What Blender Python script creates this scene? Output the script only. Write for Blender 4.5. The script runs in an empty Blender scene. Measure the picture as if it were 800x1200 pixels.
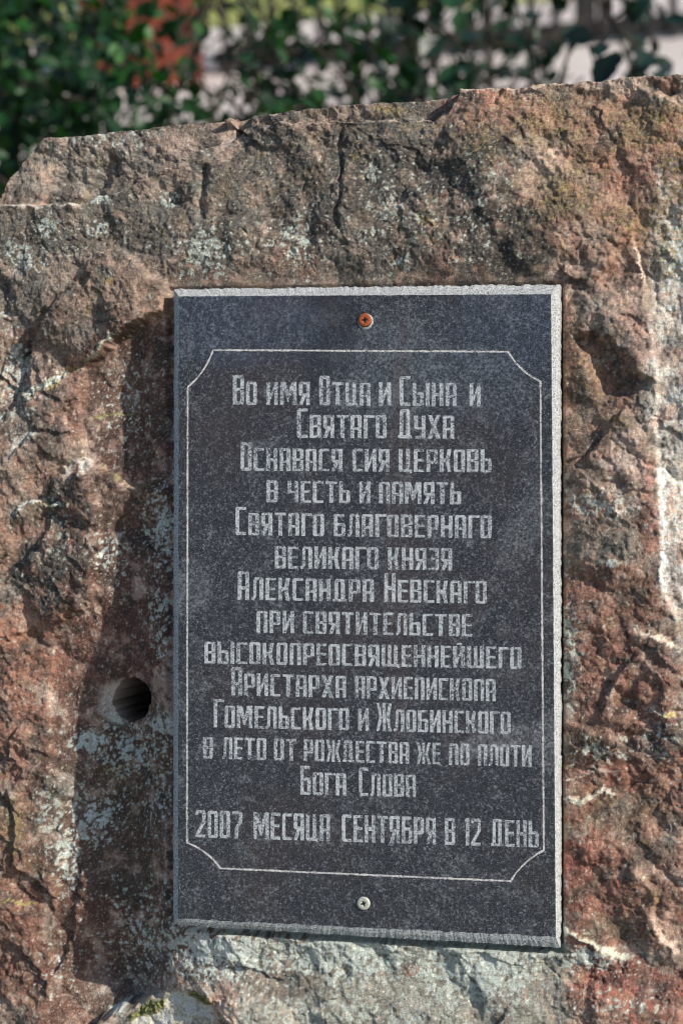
import bpy, math, random
import numpy as np
from mathutils import Matrix, Vector, Quaternion

S = bpy.context.scene
COL = S.collection
R = math.radians
rng = np.random.default_rng(7)
random.seed(7)

# ------------------------------------------------------------------ camera
# "stone frame": x right along the boulder's face, z up along it, y into the stone;
# origin = middle of the plaque's back. World = stone frame leaning back by LEAN.
F_MM, SENS = 70.0, 24.0
FPX = F_MM / SENS * 800.0
PLW = 0.300                                   # plaque width (m)
LEAN = R(22)
H0 = 0.62
def solve_pose():
    C = [(204, 339), (655.5, 333), (656, 1111), (203, 1084)]
    r = np.array([[(x - 400) / FPX, -(y - 600) / FPX, -1.0] for x, y in C])
    A = np.stack([r[0], -r[1], r[2], -r[3]], 1)
    d = np.linalg.svd(A)[2][-1]; d = d / d.mean()
    P = r * d[:, None]
    e1 = (P[1] - P[0] + P[2] - P[3]) / 2; e2 = (P[0] - P[3] + P[1] - P[2]) / 2
    k = PLW / np.linalg.norm(e1)
    P, e1, e2 = P * k, e1 * k, e2 * k
    a, b = e1 / np.linalg.norm(e1), e2 / np.linalg.norm(e2)
    m = a + b; n = a - b; m /= np.linalg.norm(m); n /= np.linalg.norm(n)
    a, b = (m + n) / math.sqrt(2), (m - n) / math.sqrt(2)
    return np.stack([a, -np.cross(a, b), b], 1), P.mean(0), np.linalg.norm(e2)
SLAB_T = 0.020
CH = 0.0045                                    # chamfer depth
BASIS, CEN, PLH = solve_pose()                 # columns: stone x, y, z axes in camera space
CAMR = BASIS.T                                 # camera axes in stone frame
CAMP = BASIS.T @ (-CEN) + np.array([0, -(SLAB_T - CH), 0])   # the four outer corners lie at the slab's chamfer rim
def px(u, v, y=0.0):                           # where the sight line of photo point (u, v) meets the plane y
    u = np.asarray(u, float); v = np.asarray(v, float)
    d = CAMR @ np.stack([(u - 400) / FPX, -(v - 600) / FPX, -np.ones_like(u)]).reshape(3, -1)
    t = (y - CAMP[1]) / d[1]
    return (CAMP[0] + d[0] * t).reshape(u.shape), (CAMP[2] + d[2] * t).reshape(u.shape)
def proj(x, y, z):
    q = BASIS @ (np.stack([x.ravel(), y.ravel() if hasattr(y, 'ravel') else np.full(x.size, y), z.ravel()]) - CAMP[:, None])
    return (400 + q[0] / -q[2] * FPX).reshape(x.shape), (600 - q[1] / -q[2] * FPX).reshape(x.shape)
TILT = Matrix.Translation((0, 0, H0)) @ Matrix.Rotation(-LEAN, 4, 'X')
cam = bpy.data.objects.new('camera', bpy.data.cameras.new('camera')); COL.objects.link(cam)
M4 = Matrix([list(CAMR[i]) + [CAMP[i]] for i in range(3)] + [[0, 0, 0, 1]])
cam.matrix_world = TILT @ M4
cam.data.sensor_fit = 'HORIZONTAL'; cam.data.sensor_width = SENS; cam.data.lens = F_MM
cam.data.clip_start = 0.05; cam.data.clip_end = 500
cam.data.dof.use_dof = True
cam.data.dof.focus_distance = float(-CEN[2]) + 0.004
cam.data.dof.aperture_fstop = 6.0
S.camera = cam
CW = cam.matrix_world.translation.copy()

# ------------------------------------------------------------------ light
sun_stone = Vector((1.0, -0.53, 0.60)).normalized()
sun_w = (TILT.to_3x3() @ sun_stone).normalized()
W = bpy.data.worlds.new('World'); S.world = W; W.use_nodes = True
sk = W.node_tree.nodes.new('ShaderNodeTexSky'); sk.sky_type = 'NISHITA'; sk.sun_disc = False
sk.sun_elevation = math.asin(sun_w.z); sk.sun_rotation = math.atan2(sun_w.x, sun_w.y)
bg = W.node_tree.nodes['Background']; bg.inputs['Strength'].default_value = 0.115
W.node_tree.links.new(sk.outputs[0], bg.inputs[0])
sl = bpy.data.lights.new('sun', 'SUN'); sl.energy = 4.9; sl.angle = R(0.53); sl.color = (1.0, 0.94, 0.85)
so = bpy.data.objects.new('sun', sl); COL.objects.link(so)
so.rotation_euler = sun_w.to_track_quat('Z', 'Y').to_euler(); so.location = (3, -2, 4)
S.view_settings.view_transform = 'Standard'; S.view_settings.look = 'None'
S.view_settings.exposure = 0.0; S.view_settings.gamma = 1.0
S.cycles.use_denoising = True
S.cycles.pixel_filter_type = 'BLACKMAN_HARRIS'; S.cycles.filter_width = 1.1

# ------------------------------------------------------------------ helpers
def lin(c):
    c = np.asarray(c, float) / 255.0
    return np.where(c <= 0.04045, c / 12.92, ((c + 0.055) / 1.055) ** 2.4)
def sst(a, b, x):
    t = np.clip((x - a) / (b - a), 0, 1); return t * t * (3 - 2 * t)
def tag(o, label=None, cat=None, group=None, kind=None):
    if label: o['label'] = label
    if cat: o['category'] = cat
    if group: o['group'] = group
    if kind: o['kind'] = kind
    return o
def mesh_obj(name, V, Fc, mat, parent=None, smooth=False, mw=None):
    me = bpy.data.meshes.new(name); me.from_pydata([tuple(v) for v in V], [], Fc)
    if mat: me.materials.append(mat)
    me.update()
    if smooth: me.polygons.foreach_set('use_smooth', [True] * len(me.polygons))
    o = bpy.data.objects.new(name, me); COL.objects.link(o)
    if parent: o.parent = parent
    if mw is not None: o.matrix_world = mw
    return o
def grid_mesh(name, P, quads, smooth=True, cols=None, colname='stone_colour'):
    me = bpy.data.meshes.new(name)
    n, m = len(P), len(quads)
    me.vertices.add(n); me.vertices.foreach_set('co', P.astype(np.float32).ravel())
    me.loops.add(m * 4); me.loops.foreach_set('vertex_index', quads.astype(np.int32).ravel())
    me.polygons.add(m); me.polygons.foreach_set('loop_start', np.arange(0, m * 4, 4, dtype=np.int32))
    me.polygons.foreach_set('loop_total', np.full(m, 4, np.int32))
    me.polygons.foreach_set('use_smooth', np.full(m, smooth))
    me.update(calc_edges=True)
    if cols is not None:
        a = me.color_attributes.new(colname, 'FLOAT_COLOR', 'POINT')
        c = np.ones((n, 4), np.float32); c[:, :cols.shape[1]] = cols
        a.data.foreach_set('color', c.ravel())
    return me
class NB:                                          # tiny node-tree builder
    def __init__(s, name):
        s.m = bpy.data.materials.new(name); s.m.use_nodes = True
        s.t = s.m.node_tree; s.b = s.t.nodes['Principled BSDF']
    def n(s, typ, **kw):
        o = s.t.nodes.new(typ)
        for k, v in kw.items():
            if k[0] == '_': o.inputs[k[1:].replace('_', ' ')].default_value = v
            else: setattr(o, k, v)
        return o
    def l(s, a, b): s.t.links.new(a, b)
    def noise(s, scale, det=3, rough=0.6, vec=None, dist=0.0):
        o = s.n('ShaderNodeTexNoise', _Scale=scale, _Detail=det, _Roughness=rough, _Distortion=dist)
        if vec: s.l(vec, o.inputs['Vector'])
        return o.outputs['Fac']
    def ramp(s, fac, stops, interp='LINEAR'):
        r = s.n('ShaderNodeValToRGB'); r.color_ramp.interpolation = interp
        e = r.color_ramp.elements
        while len(e) < len(stops): e.new(0.5)
        for i, (p, c) in enumerate(stops):
            e[i].position = p; e[i].color = (*c, 1) if not np.isscalar(c) else (c, c, c, 1)
        s.l(fac, r.inputs[0]); return r.outputs[0]
    def mix(s, fac, a, b, mode='MIX'):
        m = s.n('ShaderNodeMix', data_type='RGBA', blend_type=mode)
        for sock, v in ((m.inputs[0], fac), (m.inputs[6], a), (m.inputs[7], b)):
            if hasattr(v, 'is_linked'): s.l(v, sock)
            elif np.isscalar(v): sock.default_value = v
            else: sock.default_value = (*v, 1)
        return m.outputs[2]
    def bump(s, h, dist, strength=1.0, normal=None):
        b = s.n('ShaderNodeBump', _Strength=strength, _Distance=dist); s.l(h, b.inputs['Height'])
        if normal: s.l(normal, b.inputs['Normal'])
        s.l(b.outputs[0], s.b.inputs['Normal']); return b.outputs[0]
    def coord(s): return s.n('ShaderNodeTexCoord').outputs['Object']

# ---- numpy noise
_perm = rng.permutation(4096)
_gx = np.cos(np.linspace(0, 2 * np.pi, 4096, endpoint=False)).astype(np.float32)
_gy = np.sin(np.linspace(0, 2 * np.pi, 4096, endpoint=False)).astype(np.float32)
def _h(ix, iy, seed): return _perm[(_perm[(ix + seed * 131) & 4095] + iy + seed * 17) & 4095]
def perlin(x, y, seed=0):
    x = x.astype(np.float32); y = y.astype(np.float32)
    fx = np.floor(x); fy = np.floor(y); ix = fx.astype(np.int32); iy = fy.astype(np.int32)
    x = x - fx; y = y - fy
    u = x * x * x * (x * (x * 6 - 15) + 10); v = y * y * y * (y * (y * 6 - 15) + 10)
    def g(a, b):
        h = _h(ix + a, iy + b, seed); return _gx[h] * (x - a) + _gy[h] * (y - b)
    a = g(0, 0); b = g(1, 0); c = g(0, 1); d = g(1, 1)
    a += u * (b - a); c += u * (d - c); a += v * (c - a)
    return a * 1.5
def fbm(x, y, wl, octs=4, seed=0, gain=0.5, ridged=False):
    r = 0; a = 1.0; f = 1.0 / wl
    for o in range(octs):
        p = perlin(x * f + 13.7 * o, y * f - 7.1 * o, seed + o)
        if ridged: p = 1 - 2 * np.abs(p) - 0.35
        r = r + a * p; a *= gain; f *= 2.03
    return r
def cells(x, y, wl, seed=0, want='h', tilt=0.2, conv=0.0):
    # Worley cells: returns facet height / F1 distance / cell random
    X = x / wl; Y = y / wl; ix = np.floor(X).astype(np.int32); iy = np.floor(Y).astype(np.int32)
    best = np.full(x.shape, 9.0, np.float32); out = np.full(x.shape, -99.0 if conv else 0.0, np.float32)
    rnd = np.zeros(x.shape, np.float32); sec = np.full(x.shape, 9.0, np.float32)
    for a in (-1, 0, 1):
        for b in (-1, 0, 1):
            h = _h(ix + a, iy + b, seed); h2 = _perm[(h + 991) & 4095]; h3 = _perm[(h + 2017) & 4095]; h4 = _perm[(h2 + 77) & 4095]
            dx = X - (ix + a + h / 4096.0); dy = Y - (iy + b + h2 / 4096.0)
            d = np.sqrt(dx * dx + dy * dy)
            hh = (h3 / 4096.0 - 0.5) * 0.5 + tilt * (_gx[h4] * dx + _gy[h4] * dy)
            if conv: out = np.maximum(out, hh - conv * d * d)
            m = d < best
            sec = np.where(m, best, np.minimum(sec, d))
            if not conv: out = np.where(m, hh, out)
            rnd = np.where(m, h3 / 4096.0, rnd); best = np.where(m, d, best)
    return dict(h=out.astype(np.float32), d=best, r=rnd, e=sec - best)

# ================================================================== THE BOULDER
MP = 0.000665                                     # metres per photo pixel on the stone's face
cx0, cz0 = px([-14, -14, 814, 814], [88, 1212, 88, 1212])
xL, xR = cx0.min(), cx0.max(); zB, zT = cz0.min(), cz0.max()
outline = [(-170, 620), (-130, 430), (-70, 320), (-25, 262), (0, 230), (10, 208), (24, 192), (38, 174), (52, 163), (100, 157), (150, 151),
           (180, 148), (198, 143), (240, 139), (285, 134), (320, 131), (350, 127), (420, 121), (470, 119), (496, 116), (524, 111), (538, 106), (580, 106),
           (640, 101), (700, 97), (760, 93), (800, 92), (880, 86), (950, 92), (1010, 150), (1060, 280), (1100, 500)]
ox, oz = px([p[0] for p in outline], [p[1] for p in outline])
STEP = 0.00076
xc0, xc1 = px([-165, 1095], [600, 600])[0]
gx = np.concatenate([np.linspace(xc0, xL, 26)[:-1], np.arange(xL, xR, STEP), np.linspace(xR, xc1, 50)])
ztop = np.interp(gx, ox, oz)
zbot = -H0 / math.cos(LEAN) - 0.10
gz_low = np.linspace(zbot, zB, 46)[:-1]
zmid = px(400, 330)[1]
gz_mid = np.arange(zB, float(zmid), STEP)
ntop = int((zT - float(zmid)) / STEP)
tt = np.linspace(0, 1, ntop)
GX = np.repeat(gx[None, :], len(gz_low) + len(gz_mid) + ntop, 0)
GZ = np.empty_like(GX)
k0 = len(gz_low) + len(gz_mid)
zfull = np.concatenate([gz_low, gz_mid])
# columns whose top lies low (left / right shoulders) compress all rows; elsewhere only the rows above zmid stretch
for j, zt in enumerate(ztop):
    lim = min(float(zmid), zt - 0.06)
    if lim < float(zmid):
        GZ[:k0, j] = zbot + (zfull - zbot) * (lim - zbot) / (float(zmid) - zbot)
    else: GZ[:k0, j] = zfull
    GZ[k0:, j] = lim + (zt - lim) * tt
NR, NC = GX.shape
X = (GX / MP).astype(np.float32); Y = (-GZ / MP).astype(np.float32)      # noise coordinates, about photo pixels
U, V = proj(GX, 0.0, GZ)
for _ in range(2):                                 # the stone falls back left of the plaque: look the features up on that surface
    D0 = (13 + 21 * sst(560, 840, V)) * sst(207, 150, U) * sst(385, 430, V + 0.4 * (100 - U)) * 0.001
    U, V = proj(GX, D0, GZ)
U = U.astype(np.float32); V = V.astype(np.float32)
# jagged rim
rimn = fbm(X[-1], Y[-1] * 0, 40, 5, 91, 0.6) * 2.2 * MP
GZ[k0:] += rimn[None, :] * tt[:, None] ** 3
w1 = fbm(X, Y, 60, 4, 11); w2 = fbm(X, Y, 60, 4, 21)
w3 = fbm(X, Y, 14, 3, 31); w4 = fbm(X, Y, 14, 3, 41)
UW = U + 6 * w1 + 2.6 * w3; VW = V + 6 * w2 + 2.6 * w4

def pdist(pts, u, v):
    best = np.full(u.shape, 1e9, np.float32); sg = np.zeros(u.shape, np.float32); arc = np.zeros(u.shape, np.float32)
    acc = 0.0
    for (ax, ay), (bx, by) in zip(pts[:-1], pts[1:]):
        dx, dy = bx - ax, by - ay; L = math.hypot(dx, dy)
        t = np.clip(((u - ax) * dx + (v - ay) * dy) / L / L, 0, 1)
        ex = u - ax - t * dx; ey = v - ay - t * dy
        d = np.sqrt(ex * ex + ey * ey); m = d < best
        best = np.where(m, d, best); sg = np.where(m, np.sign(dx * (v - ay) - dy * (u - ax)), sg); arc = np.where(m, acc + t * L, arc)
        acc += L
    return best * sg, best, arc, acc
Hh = np.zeros(X.shape, np.float32)                # height towards the viewer, mm
def sub(pts, pad):
    us = [p[0] for p in pts]; vs = [p[1] for p in pts]
    return (U > min(us) - pad) & (U < max(us) + pad) & (V > min(vs) - pad) & (V < max(vs) + pad)
def step(pts, amp, L=60, w=3.0, fade=18, side=1):  # raised on the right-hand side of the travel direction (below, going right)
    m = sub(pts, 3 * L + 20); s, d, arc, tot = pdist(pts, UW[m], VW[m]); s = s * side
    f = sst(0, fade, arc) * sst(0, fade, tot - arc)
    Hh[m] += amp * f * sst(-w, w, s) * np.exp(-np.maximum(s, 0) / L)
def crack(pts, depth, w=2.5, fade=15):
    m = sub(pts, w * 5 + 15); s, d, arc, tot = pdist(pts, UW[m], VW[m])
    f = sst(0, fade, arc) * sst(0, fade, tot - arc)
    Hh[m] -= depth * f * np.exp(-(d / w) ** 2)
def inpoly(pts, u, v):
    c = np.zeros(u.shape, bool); n = len(pts)
    for i in range(n):
        x1, y1 = pts[i]; x2, y2 = pts[(i + 1) % n]
        if y1 == y2: continue
        c ^= ((y1 > v) != (y2 > v)) & (u < (x2 - x1) * (v - y1) / (y2 - y1) + x1)
    return c
def polymask(pts, soft=4.0, warp=1.0):
    out = np.zeros(X.shape, np.float32); m = sub(pts, soft * 3 + 15)
    u = U[m] + (UW[m] - U[m]) * warp; v = V[m] + (VW[m] - V[m]) * warp
    d = pdist(pts + [pts[0]], u, v)[1]; s = np.where(inpoly(pts, u, v), d, -d)
    out[m] = sst(-soft, soft, s); return out

# --- macro relief
Hh += 5.0 * fbm(X, Y, 330, 3, 3)
Hh += 4.0 * sst(330, 120, V) + 3 * sst(640, 760, U)
block = polymask([(-30, 236), (60, 240), (110, 240), (180, 208), (230, 178), (290, 152), (290, 100), (-30, 100)], 3)
Hh -= 10 * block + 5 * block * sst(40, 120, U) * sst(200, 150, U)
lip = polymask([(268, 156), (330, 147), (400, 143), (470, 141), (528, 134), (540, 112), (540, 80), (268, 80)], 2.5)
Hh -= 14 * lip
step([(-10, 238), (40, 243), (95, 241), (130, 232), (178, 208), (218, 186), (255, 166)], 9, 34, 2.2)
crack([(40, 236), (75, 234), (112, 236)], 4.5, 7)
crack([(92, 228), (116, 202), (134, 182)], 7.5, 11)
crack([(246, 190), (240, 226), (234, 262)], 6, 6.5)
crack([(258, 168), (246, 200)], 2.5, 4)
crack([(408, 143), (405, 180), (402, 230), (399, 284)], 3.0, 2.6)
step([(399, 284), (404, 200), (408, 143)], 2.2, 35, 2)
step([(280, 262), (330, 214), (385, 186)], 2.0, 40, 4, side=-1)
step([(520, 150), (560, 230), (600, 300), (640, 330)], 2.5, 60, 5, side=-1)
step([(610, 160), (660, 240), (740, 300)], 2.0, 60, 5, side=-1)
crack([(588, 100), (585, 122), (590, 132)], 3, 3)
step([(745, 100), (770, 112), (800, 124), (830, 130)], 6, 50, 3)
crack([(742, 98), (766, 104), (800, 112)], 4, 5)
bulge = polymask([(112, 303), (140, 290), (175, 315), (206, 345), (204, 362), (150, 386), (100, 428), (42, 458), (36, 420), (54, 372)], 4)
Hh += 6 * bulge
crack([(112, 322), (78, 345), (50, 372), (36, 425)], 5, 5)
crack([(36, 425), (20, 470), (0, 500)], 3, 4)
step([(20, 476), (60, 452), (98, 434), (150, 392)], 4, 26, 2.5)
step([(-8, 560), (18, 534), (44, 508), (74, 505)], 5, 34, 3)
step([(8, 612), (22, 596), (44, 586), (82, 592)], 5, 30, 2.5)
step([(70, 545), (84, 552), (104, 532)], 3, 20, 2.5)
rec = polymask([(230, 352), (204, 362), (150, 388), (101, 428), (100, 480), (101, 520), (104, 548), (116, 580), (117, 640), (113, 700), (85, 722), (66, 745), (60, 800),
                (62, 860), (60, 900), (84, 930), (74, 1000), (62, 1080), (58, 1150), (52, 1260), (300, 1260), (300, 352)], 4)
leftm = np.maximum(rec, sst(385, 480, V + 10 * w1 + 0.4 * (100 - U)) * sst(152, 130, U))
Hh -= (13 + 21 * sst(560, 840, V)) * leftm * sst(207, 150, U)
Hh -= 9 * sst(1070, 1150, V) * sst(260, 200, U)
Hh -= 5 * sst(1260, 900, V) * sst(700, 900, V) * sst(250, 150, U)
step([(98, 492), (150, 488), (210, 484)], 2.5, 30, 2.5)
step([(100, 540), (126, 556), (150, 571), (180, 570), (210, 566)], 6.5, 80, 3)
chunk = polymask([(66, 562), (108, 556), (121, 600), (119, 660), (113, 706), (72, 728), (20, 742), (-20, 740), (-20, 690), (52, 640)], 3)
Hh += 4 * chunk
step([(90, 902), (120, 892), (155, 868), (158, 890), (170, 940)], 3.0, 50, 3)
chunk2 = polymask([(14, 925), (45, 900), (88, 884), (90, 940), (80, 1000), (66, 1050), (24, 1010)], 3)
Hh += 5 * chunk2 * sst(95, 60, U)
step([(100, 1008), (96, 1040), (84, 1100), (48, 1160)], 4.5, 50, 2.5, side=-1)
step([(-10, 1054), (20, 1058), (48, 1058)], 3, 30, 2)
step([(12, 866), (30, 852), (48, 842)], 3, 22, 2)
crack([(12, 868), (30, 850)], 3, 2)
# right of the plaque
Hh -= 9 * polymask([(676, 396), (712, 396), (736, 420), (752, 448), (738, 464), (706, 462), (690, 436)], 7)
step([(716, 402), (734, 430), (776, 458)], 5, 40, 3, side=-1)
crack([(738, 440), (762, 462), (774, 452)], 3.5, 4)
step([(682, 548), (700, 522), (728, 492), (744, 480)], 6.5, 46, 2.5)
step([(668, 575), (682, 548)], 3, 30, 2.5)
step([(700, 845), (716, 812), (742, 764), (752, 756)], 6, 40, 2.5)
step([(800, 740), (786, 706), (779, 650), (776, 560), (771, 470), (764, 400), (756, 340), (746, 290), (738, 262)], 3.6, 70, 4, side=-1)
crack([(764, 300), (768, 340), (776, 372)], 2.2, 4)
step([(738, 730), (764, 740), (784, 750), (812, 758)], 5.5, 36, 2.5)
step([(752, 776), (790, 790), (812, 800)], 3, 24, 2.5)
step([(764, 832), (800, 838), (815, 838)], 5, 40, 2.5)
step([(740, 806), (764, 832), (770, 850)], 4, 30, 3, side=-1)
step([(655, 934), (676, 938), (700, 928), (722, 932), (730, 944)], 6, 34, 2.2)
step([(650, 846), (690, 848), (716, 862), (752, 884)], 4, 34, 3)
step([(655, 640), (700, 652), (760, 668)], 2.5, 40, 4)
step([(650, 1068), (676, 1092), (700, 1110), (730, 1122), (752, 1126)], 6.5, 40, 2.5)
step([(738, 1004), (756, 1030), (772, 1046), (764, 1070), (778, 1096), (805, 1116)], 6, 40, 3)
step([(700, 1000), (716, 990), (736, 1006)], 3, 24, 2.5)
crack([(744, 996), (770, 1016), (800, 1040)], 4, 5)
step([(690, 1150), (730, 1160), (760, 1180), (810, 1190)], 4, 40, 3)
# lower apron, catches the sun again below the plaque's shadow
Hh += 10 * sst(1118, 1180, V + 8 * w1) * sst(255, 330, U) * sst(760, 640, U)
edge = polymask([(118, 1196), (150, 1176), (205, 1166), (240, 1164), (258, 1176), (272, 1200), (300, 1290), (90, 1290)], 5)
edge_h = -9 + 2.5 * fbm(X, Y, 60, 3, 67) - 0.10 * np.clip(V - 1190, 0, 99)
Hh = Hh * (1 - edge) + edge * edge_h
step([(262, 1176), (300, 1168), (360, 1176), (420, 1172)], 3, 40, 3)
# --- chipped facets at several scales
xw = X + 9 * w1 + 3 * w3; yw = Y + 9 * w2 + 3 * w4
flat = np.clip(0.75 * rec * sst(300, 210, U) + 0.45 * sst(1110, 1150, V) * sst(250, 330, U) * sst(680, 620, U), 0, 1)
rough = 1 - 0.7 * flat
upper = sst(350, 300, V)
chunky = np.clip(1 - 0.55 * upper, 0, 1) * (1 - 0.75 * flat)
c45, s45 = math.cos(R(40)), math.sin(R(40))
def rot(x, y, deg, st): c_, s_ = math.cos(R(deg)), math.sin(R(deg)); return (x * c_ + y * s_) * st, -x * s_ + y * c_
big1 = cells(*rot(xw, yw, 35, .7), 92, 5, tilt=1.5, conv=1.2)['h']; big2 = cells(*rot(xw, yw, -50, .7), 52, 25, tilt=1.5, conv=1.2)['h']
Hh += 11.5 * (0.35 + 0.65 * chunky) * (big1 + 0.3)
Hh += 5.6 * (0.3 + 0.7 * rough) * (0.55 + 0.45 * chunky) * big2
xs = X + 3 * w3 + 3 * w1; ys = Y + 3 * w4
msk = sst(-0.3, 0.5, fbm(X, Y, 100, 3, 61))
Hh += 2.4 * chunky * (0.4 + 0.8 * msk) * cells(*rot(xw, yw, 38, .5), 34, 6, tilt=1.0)['h']
Hh += 2.1 * rough * (0.35 + 0.9 * msk) * cells(*rot(xs, ys, 50, .65), 20, 8, tilt=1.4, conv=1.0)['h']
Hh += 1.5 * rough * (0.35 + 0.8 * msk) * cells(*rot(xs, ys, 15, .8), 9.5, 9, tilt=1.4, conv=1.0)['h']
Hh += 0.55 * rough * cells(*rot(xs, ys, 65, .7), 7, 10, tilt=1.1)['h']
# --- crumbly grain
rA = fbm(xs, ys, 46, 3, 71, 0.5, ridged=True)
Hh += 0.45 * rough * rA
Hh += 0.40 * rough * fbm(X + 2 * w3, Y, 15, 3, 75, 0.55)
Hh += 0.34 * (0.4 + 0.6 * rough) * fbm(X, Y, 4.4, 2, 79, 0.7)
Hh += 0.55 * rough * cells(X + w3, Y + w4, 4.6, 19, tilt=1.2, conv=0.6)['h']
pits = cells(X + 1.5 * w3, Y + 1.5 * w4, 6.5, 14)
pm = (pits['r'] > 0.72) * sst(0.42, 0.1, pits['d'])
Hh -= 0.3 * pm * rough
# --- the drilled hole
N4h = fbm(X, Y, 6, 2, 133, 0.7)
hu, hv = U + 2.4 * w3 + 0.5 * N4h - 153.5, V + 2.4 * w4 - 820
hr = np.sqrt((hu * 1.06) ** 2 + (hv * 0.90) ** 2 + 0.25 * hu * hv * (hu * hv > 0))
bowl = np.exp(-(((U - 141) / 26) ** 2 + ((V - 824) / 27) ** 2) ** 1.5)
Hh = Hh * (1 - 0.6 * bowl) + bowl * (0.6 * -34 - 3.5)
Hh -= 95 * sst(23.4, 21.0, hr)
# --- behind the plaque the stone is dressed flat so that the slab can lie on it
pin = polymask([(198, 336), (660, 330), (661, 1114), (198, 1088)], 3, 0)
Hh = np.where(pin > 0, np.minimum(Hh, Hh * (1 - pin) + pin * np.minimum(Hh, -1.0)), Hh)
near = np.exp(-np.maximum(0, U - 656) / 14) * (U > 650) * (V > 330) * (V < 1115)
Hh = Hh - near * np.maximum(Hh - 4.0, 0) * 0.8
nt = sst(300, 336, V) * (U > 198) * (U < 662) * (V < 345)
Hh = Hh - nt * np.maximum(Hh - 2.0, 0) * 0.9

# --- colours (sRGB reflectances, converted at the end)
N1 = fbm(X, Y, 120, 5, 101, 0.62); N2 = fbm(X, Y, 70, 5, 111, 0.62); N3 = fbm(X, Y, 30, 4, 121, 0.65); N4 = fbm(X, Y, 9, 3, 131, 0.7)
N5 = fbm(X, Y, 3.2, 2, 141, 0.7)
base = np.zeros(X.shape + (3,), np.float32)
C_pink, C_rust, C_grey, C_dark = (162, 134, 118), (152, 104, 84), (134, 126, 118), (88, 84, 82)
C_pale, C_tan, C_lich, C_ochre, C_olive, C_moss = (200, 184, 170), (168, 140, 112), (168, 176, 172), (164, 138, 52), (112, 104, 64), (96, 100, 28)
base[:] = lin(C_pink)
def lay(m, c):
    m = np.clip(m, 0, 1)[..., None].astype(np.float32); base[:] = base * (1 - m) + lin(c).astype(np.float32) * m
lay(sst(-0.1, 0.5, N1) * 0.85, C_grey)
lay(sst(0.0, 0.5, N2) * 0.75, C_rust)
def patch(u, v, ru, rv, c, amt=0.9, rot=0, rag=0.7, soft=0.22):
    m = (np.abs(U - u) < 1.8 * max(ru, rv)) & (np.abs(V - v) < 1.8 * max(ru, rv))
    a = R(rot); du = U[m] - u; dv = V[m] - v
    p = (du * math.cos(a) + dv * math.sin(a)) / ru; q = (-du * math.sin(a) + dv * math.cos(a)) / rv
    r = np.sqrt(p * p + q * q) - rag * (0.6 * N2[m] + 0.55 * N3[m] + 0.35 * N4[m])
    k = (amt * sst(1 + soft, 1 - soft, r))[:, None]
    base[m] = base[m] * (1 - k) + lin(c).astype(np.float32) * k
# upper band
patch(60, 200, 90, 40, (150, 134, 122), 0.8)
patch(180, 190, 120, 45, (150, 128, 114), 0.7)
patch(110, 200, 22, 26, C_dark, 0.8); patch(100, 235, 40, 8, (60, 56, 54), 0.8)
patch(330, 240, 130, 70, (120, 106, 92), 0.85); patch(450, 220, 110, 80, (104, 96, 90), 0.92)
patch(540, 270, 80, 80, (112, 98, 88), 0.85, 40); patch(470, 170, 90, 30, (92, 88, 84), 0.8)
patch(620, 300, 40, 60, (90, 82, 78), 0.75, 35); patch(300, 330, 150, 26, (134, 108, 90), 0.6)
patch(250, 165, 60, 16, (176, 156, 146), 0.6); patch(350, 130, 70, 8, (176, 160, 146), 0.7)
patch(330, 135, 30, 5, C_dark, 0.9); patch(498, 124, 28, 9, (70, 68, 66), 0.95); patch(455, 128, 26, 6, (150, 130, 70), 0.6)
patch(240, 200, 9, 40, (74, 72, 70), 0.85, 15, 0.4); patch(404, 210, 6, 75, (66, 60, 58), 0.8, 2, 0.3)
patch(150, 160, 26, 6, (200, 205, 212), 0.7, -35); patch(140, 170, 30, 5, (52, 56, 66), 0.7, -35)
patch(240, 225, 14, 16, (120, 138, 124), 0.5)
patch(570, 120, 40, 14, (188, 120, 92), 0.75); patch(610, 140, 70, 26, (182, 118, 92), 0.8, 10)
patch(700, 150, 110, 50, (150, 122, 88), 0.7); patch(760, 200, 90, 70, (160, 118, 88), 0.7)
patch(730, 215, 46, 24, (196, 122, 98), 0.8, 30); patch(660, 190, 60, 30, (176, 132, 100), 0.7, -30)
patch(790, 180, 22, 30, (176, 116, 92), 0.6); patch(640, 215, 40, 12, (202, 172, 146), 0.7, -35)
patch(760, 110, 50, 12, (206, 172, 150), 0.75, 12); patch(795, 106, 22, 10, (62, 58, 40), 0.85)
patch(560, 180, 60, 34, (128, 110, 84), 0.6); patch(370, 300, 70, 30, (150, 104, 84), 0.65)
patch(545, 318, 50, 20, (176, 122, 96), 0.7); patch(700, 320, 60, 40, (176, 136, 116), 0.6)
patch(370, 215, 16, 60, (150, 118, 96), 0.6); patch(170, 170, 60, 14, (160, 130, 120), 0.6)
patch(60, 290, 80, 50, (128, 116, 106), 0.8); patch(40, 275, 50, 14, (106, 100, 94), 0.6); patch(230, 290, 70, 24, (96, 88, 82), 0.7, 20)
patch(200, 270, 120, 40, (112, 104, 98), 0.7); patch(330, 200, 60, 70, (104, 94, 84), 0.6); patch(460, 250, 120, 70, (86, 80, 74), 0.7); patch(600, 290, 50, 70, (78, 72, 68), 0.7, 40)
patch(90, 195, 80, 36, (158, 148, 140), 0.6); patch(50, 320, 60, 50, (118, 110, 104), 0.6); patch(720, 260, 80, 70, (176, 128, 96), 0.5)
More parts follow.
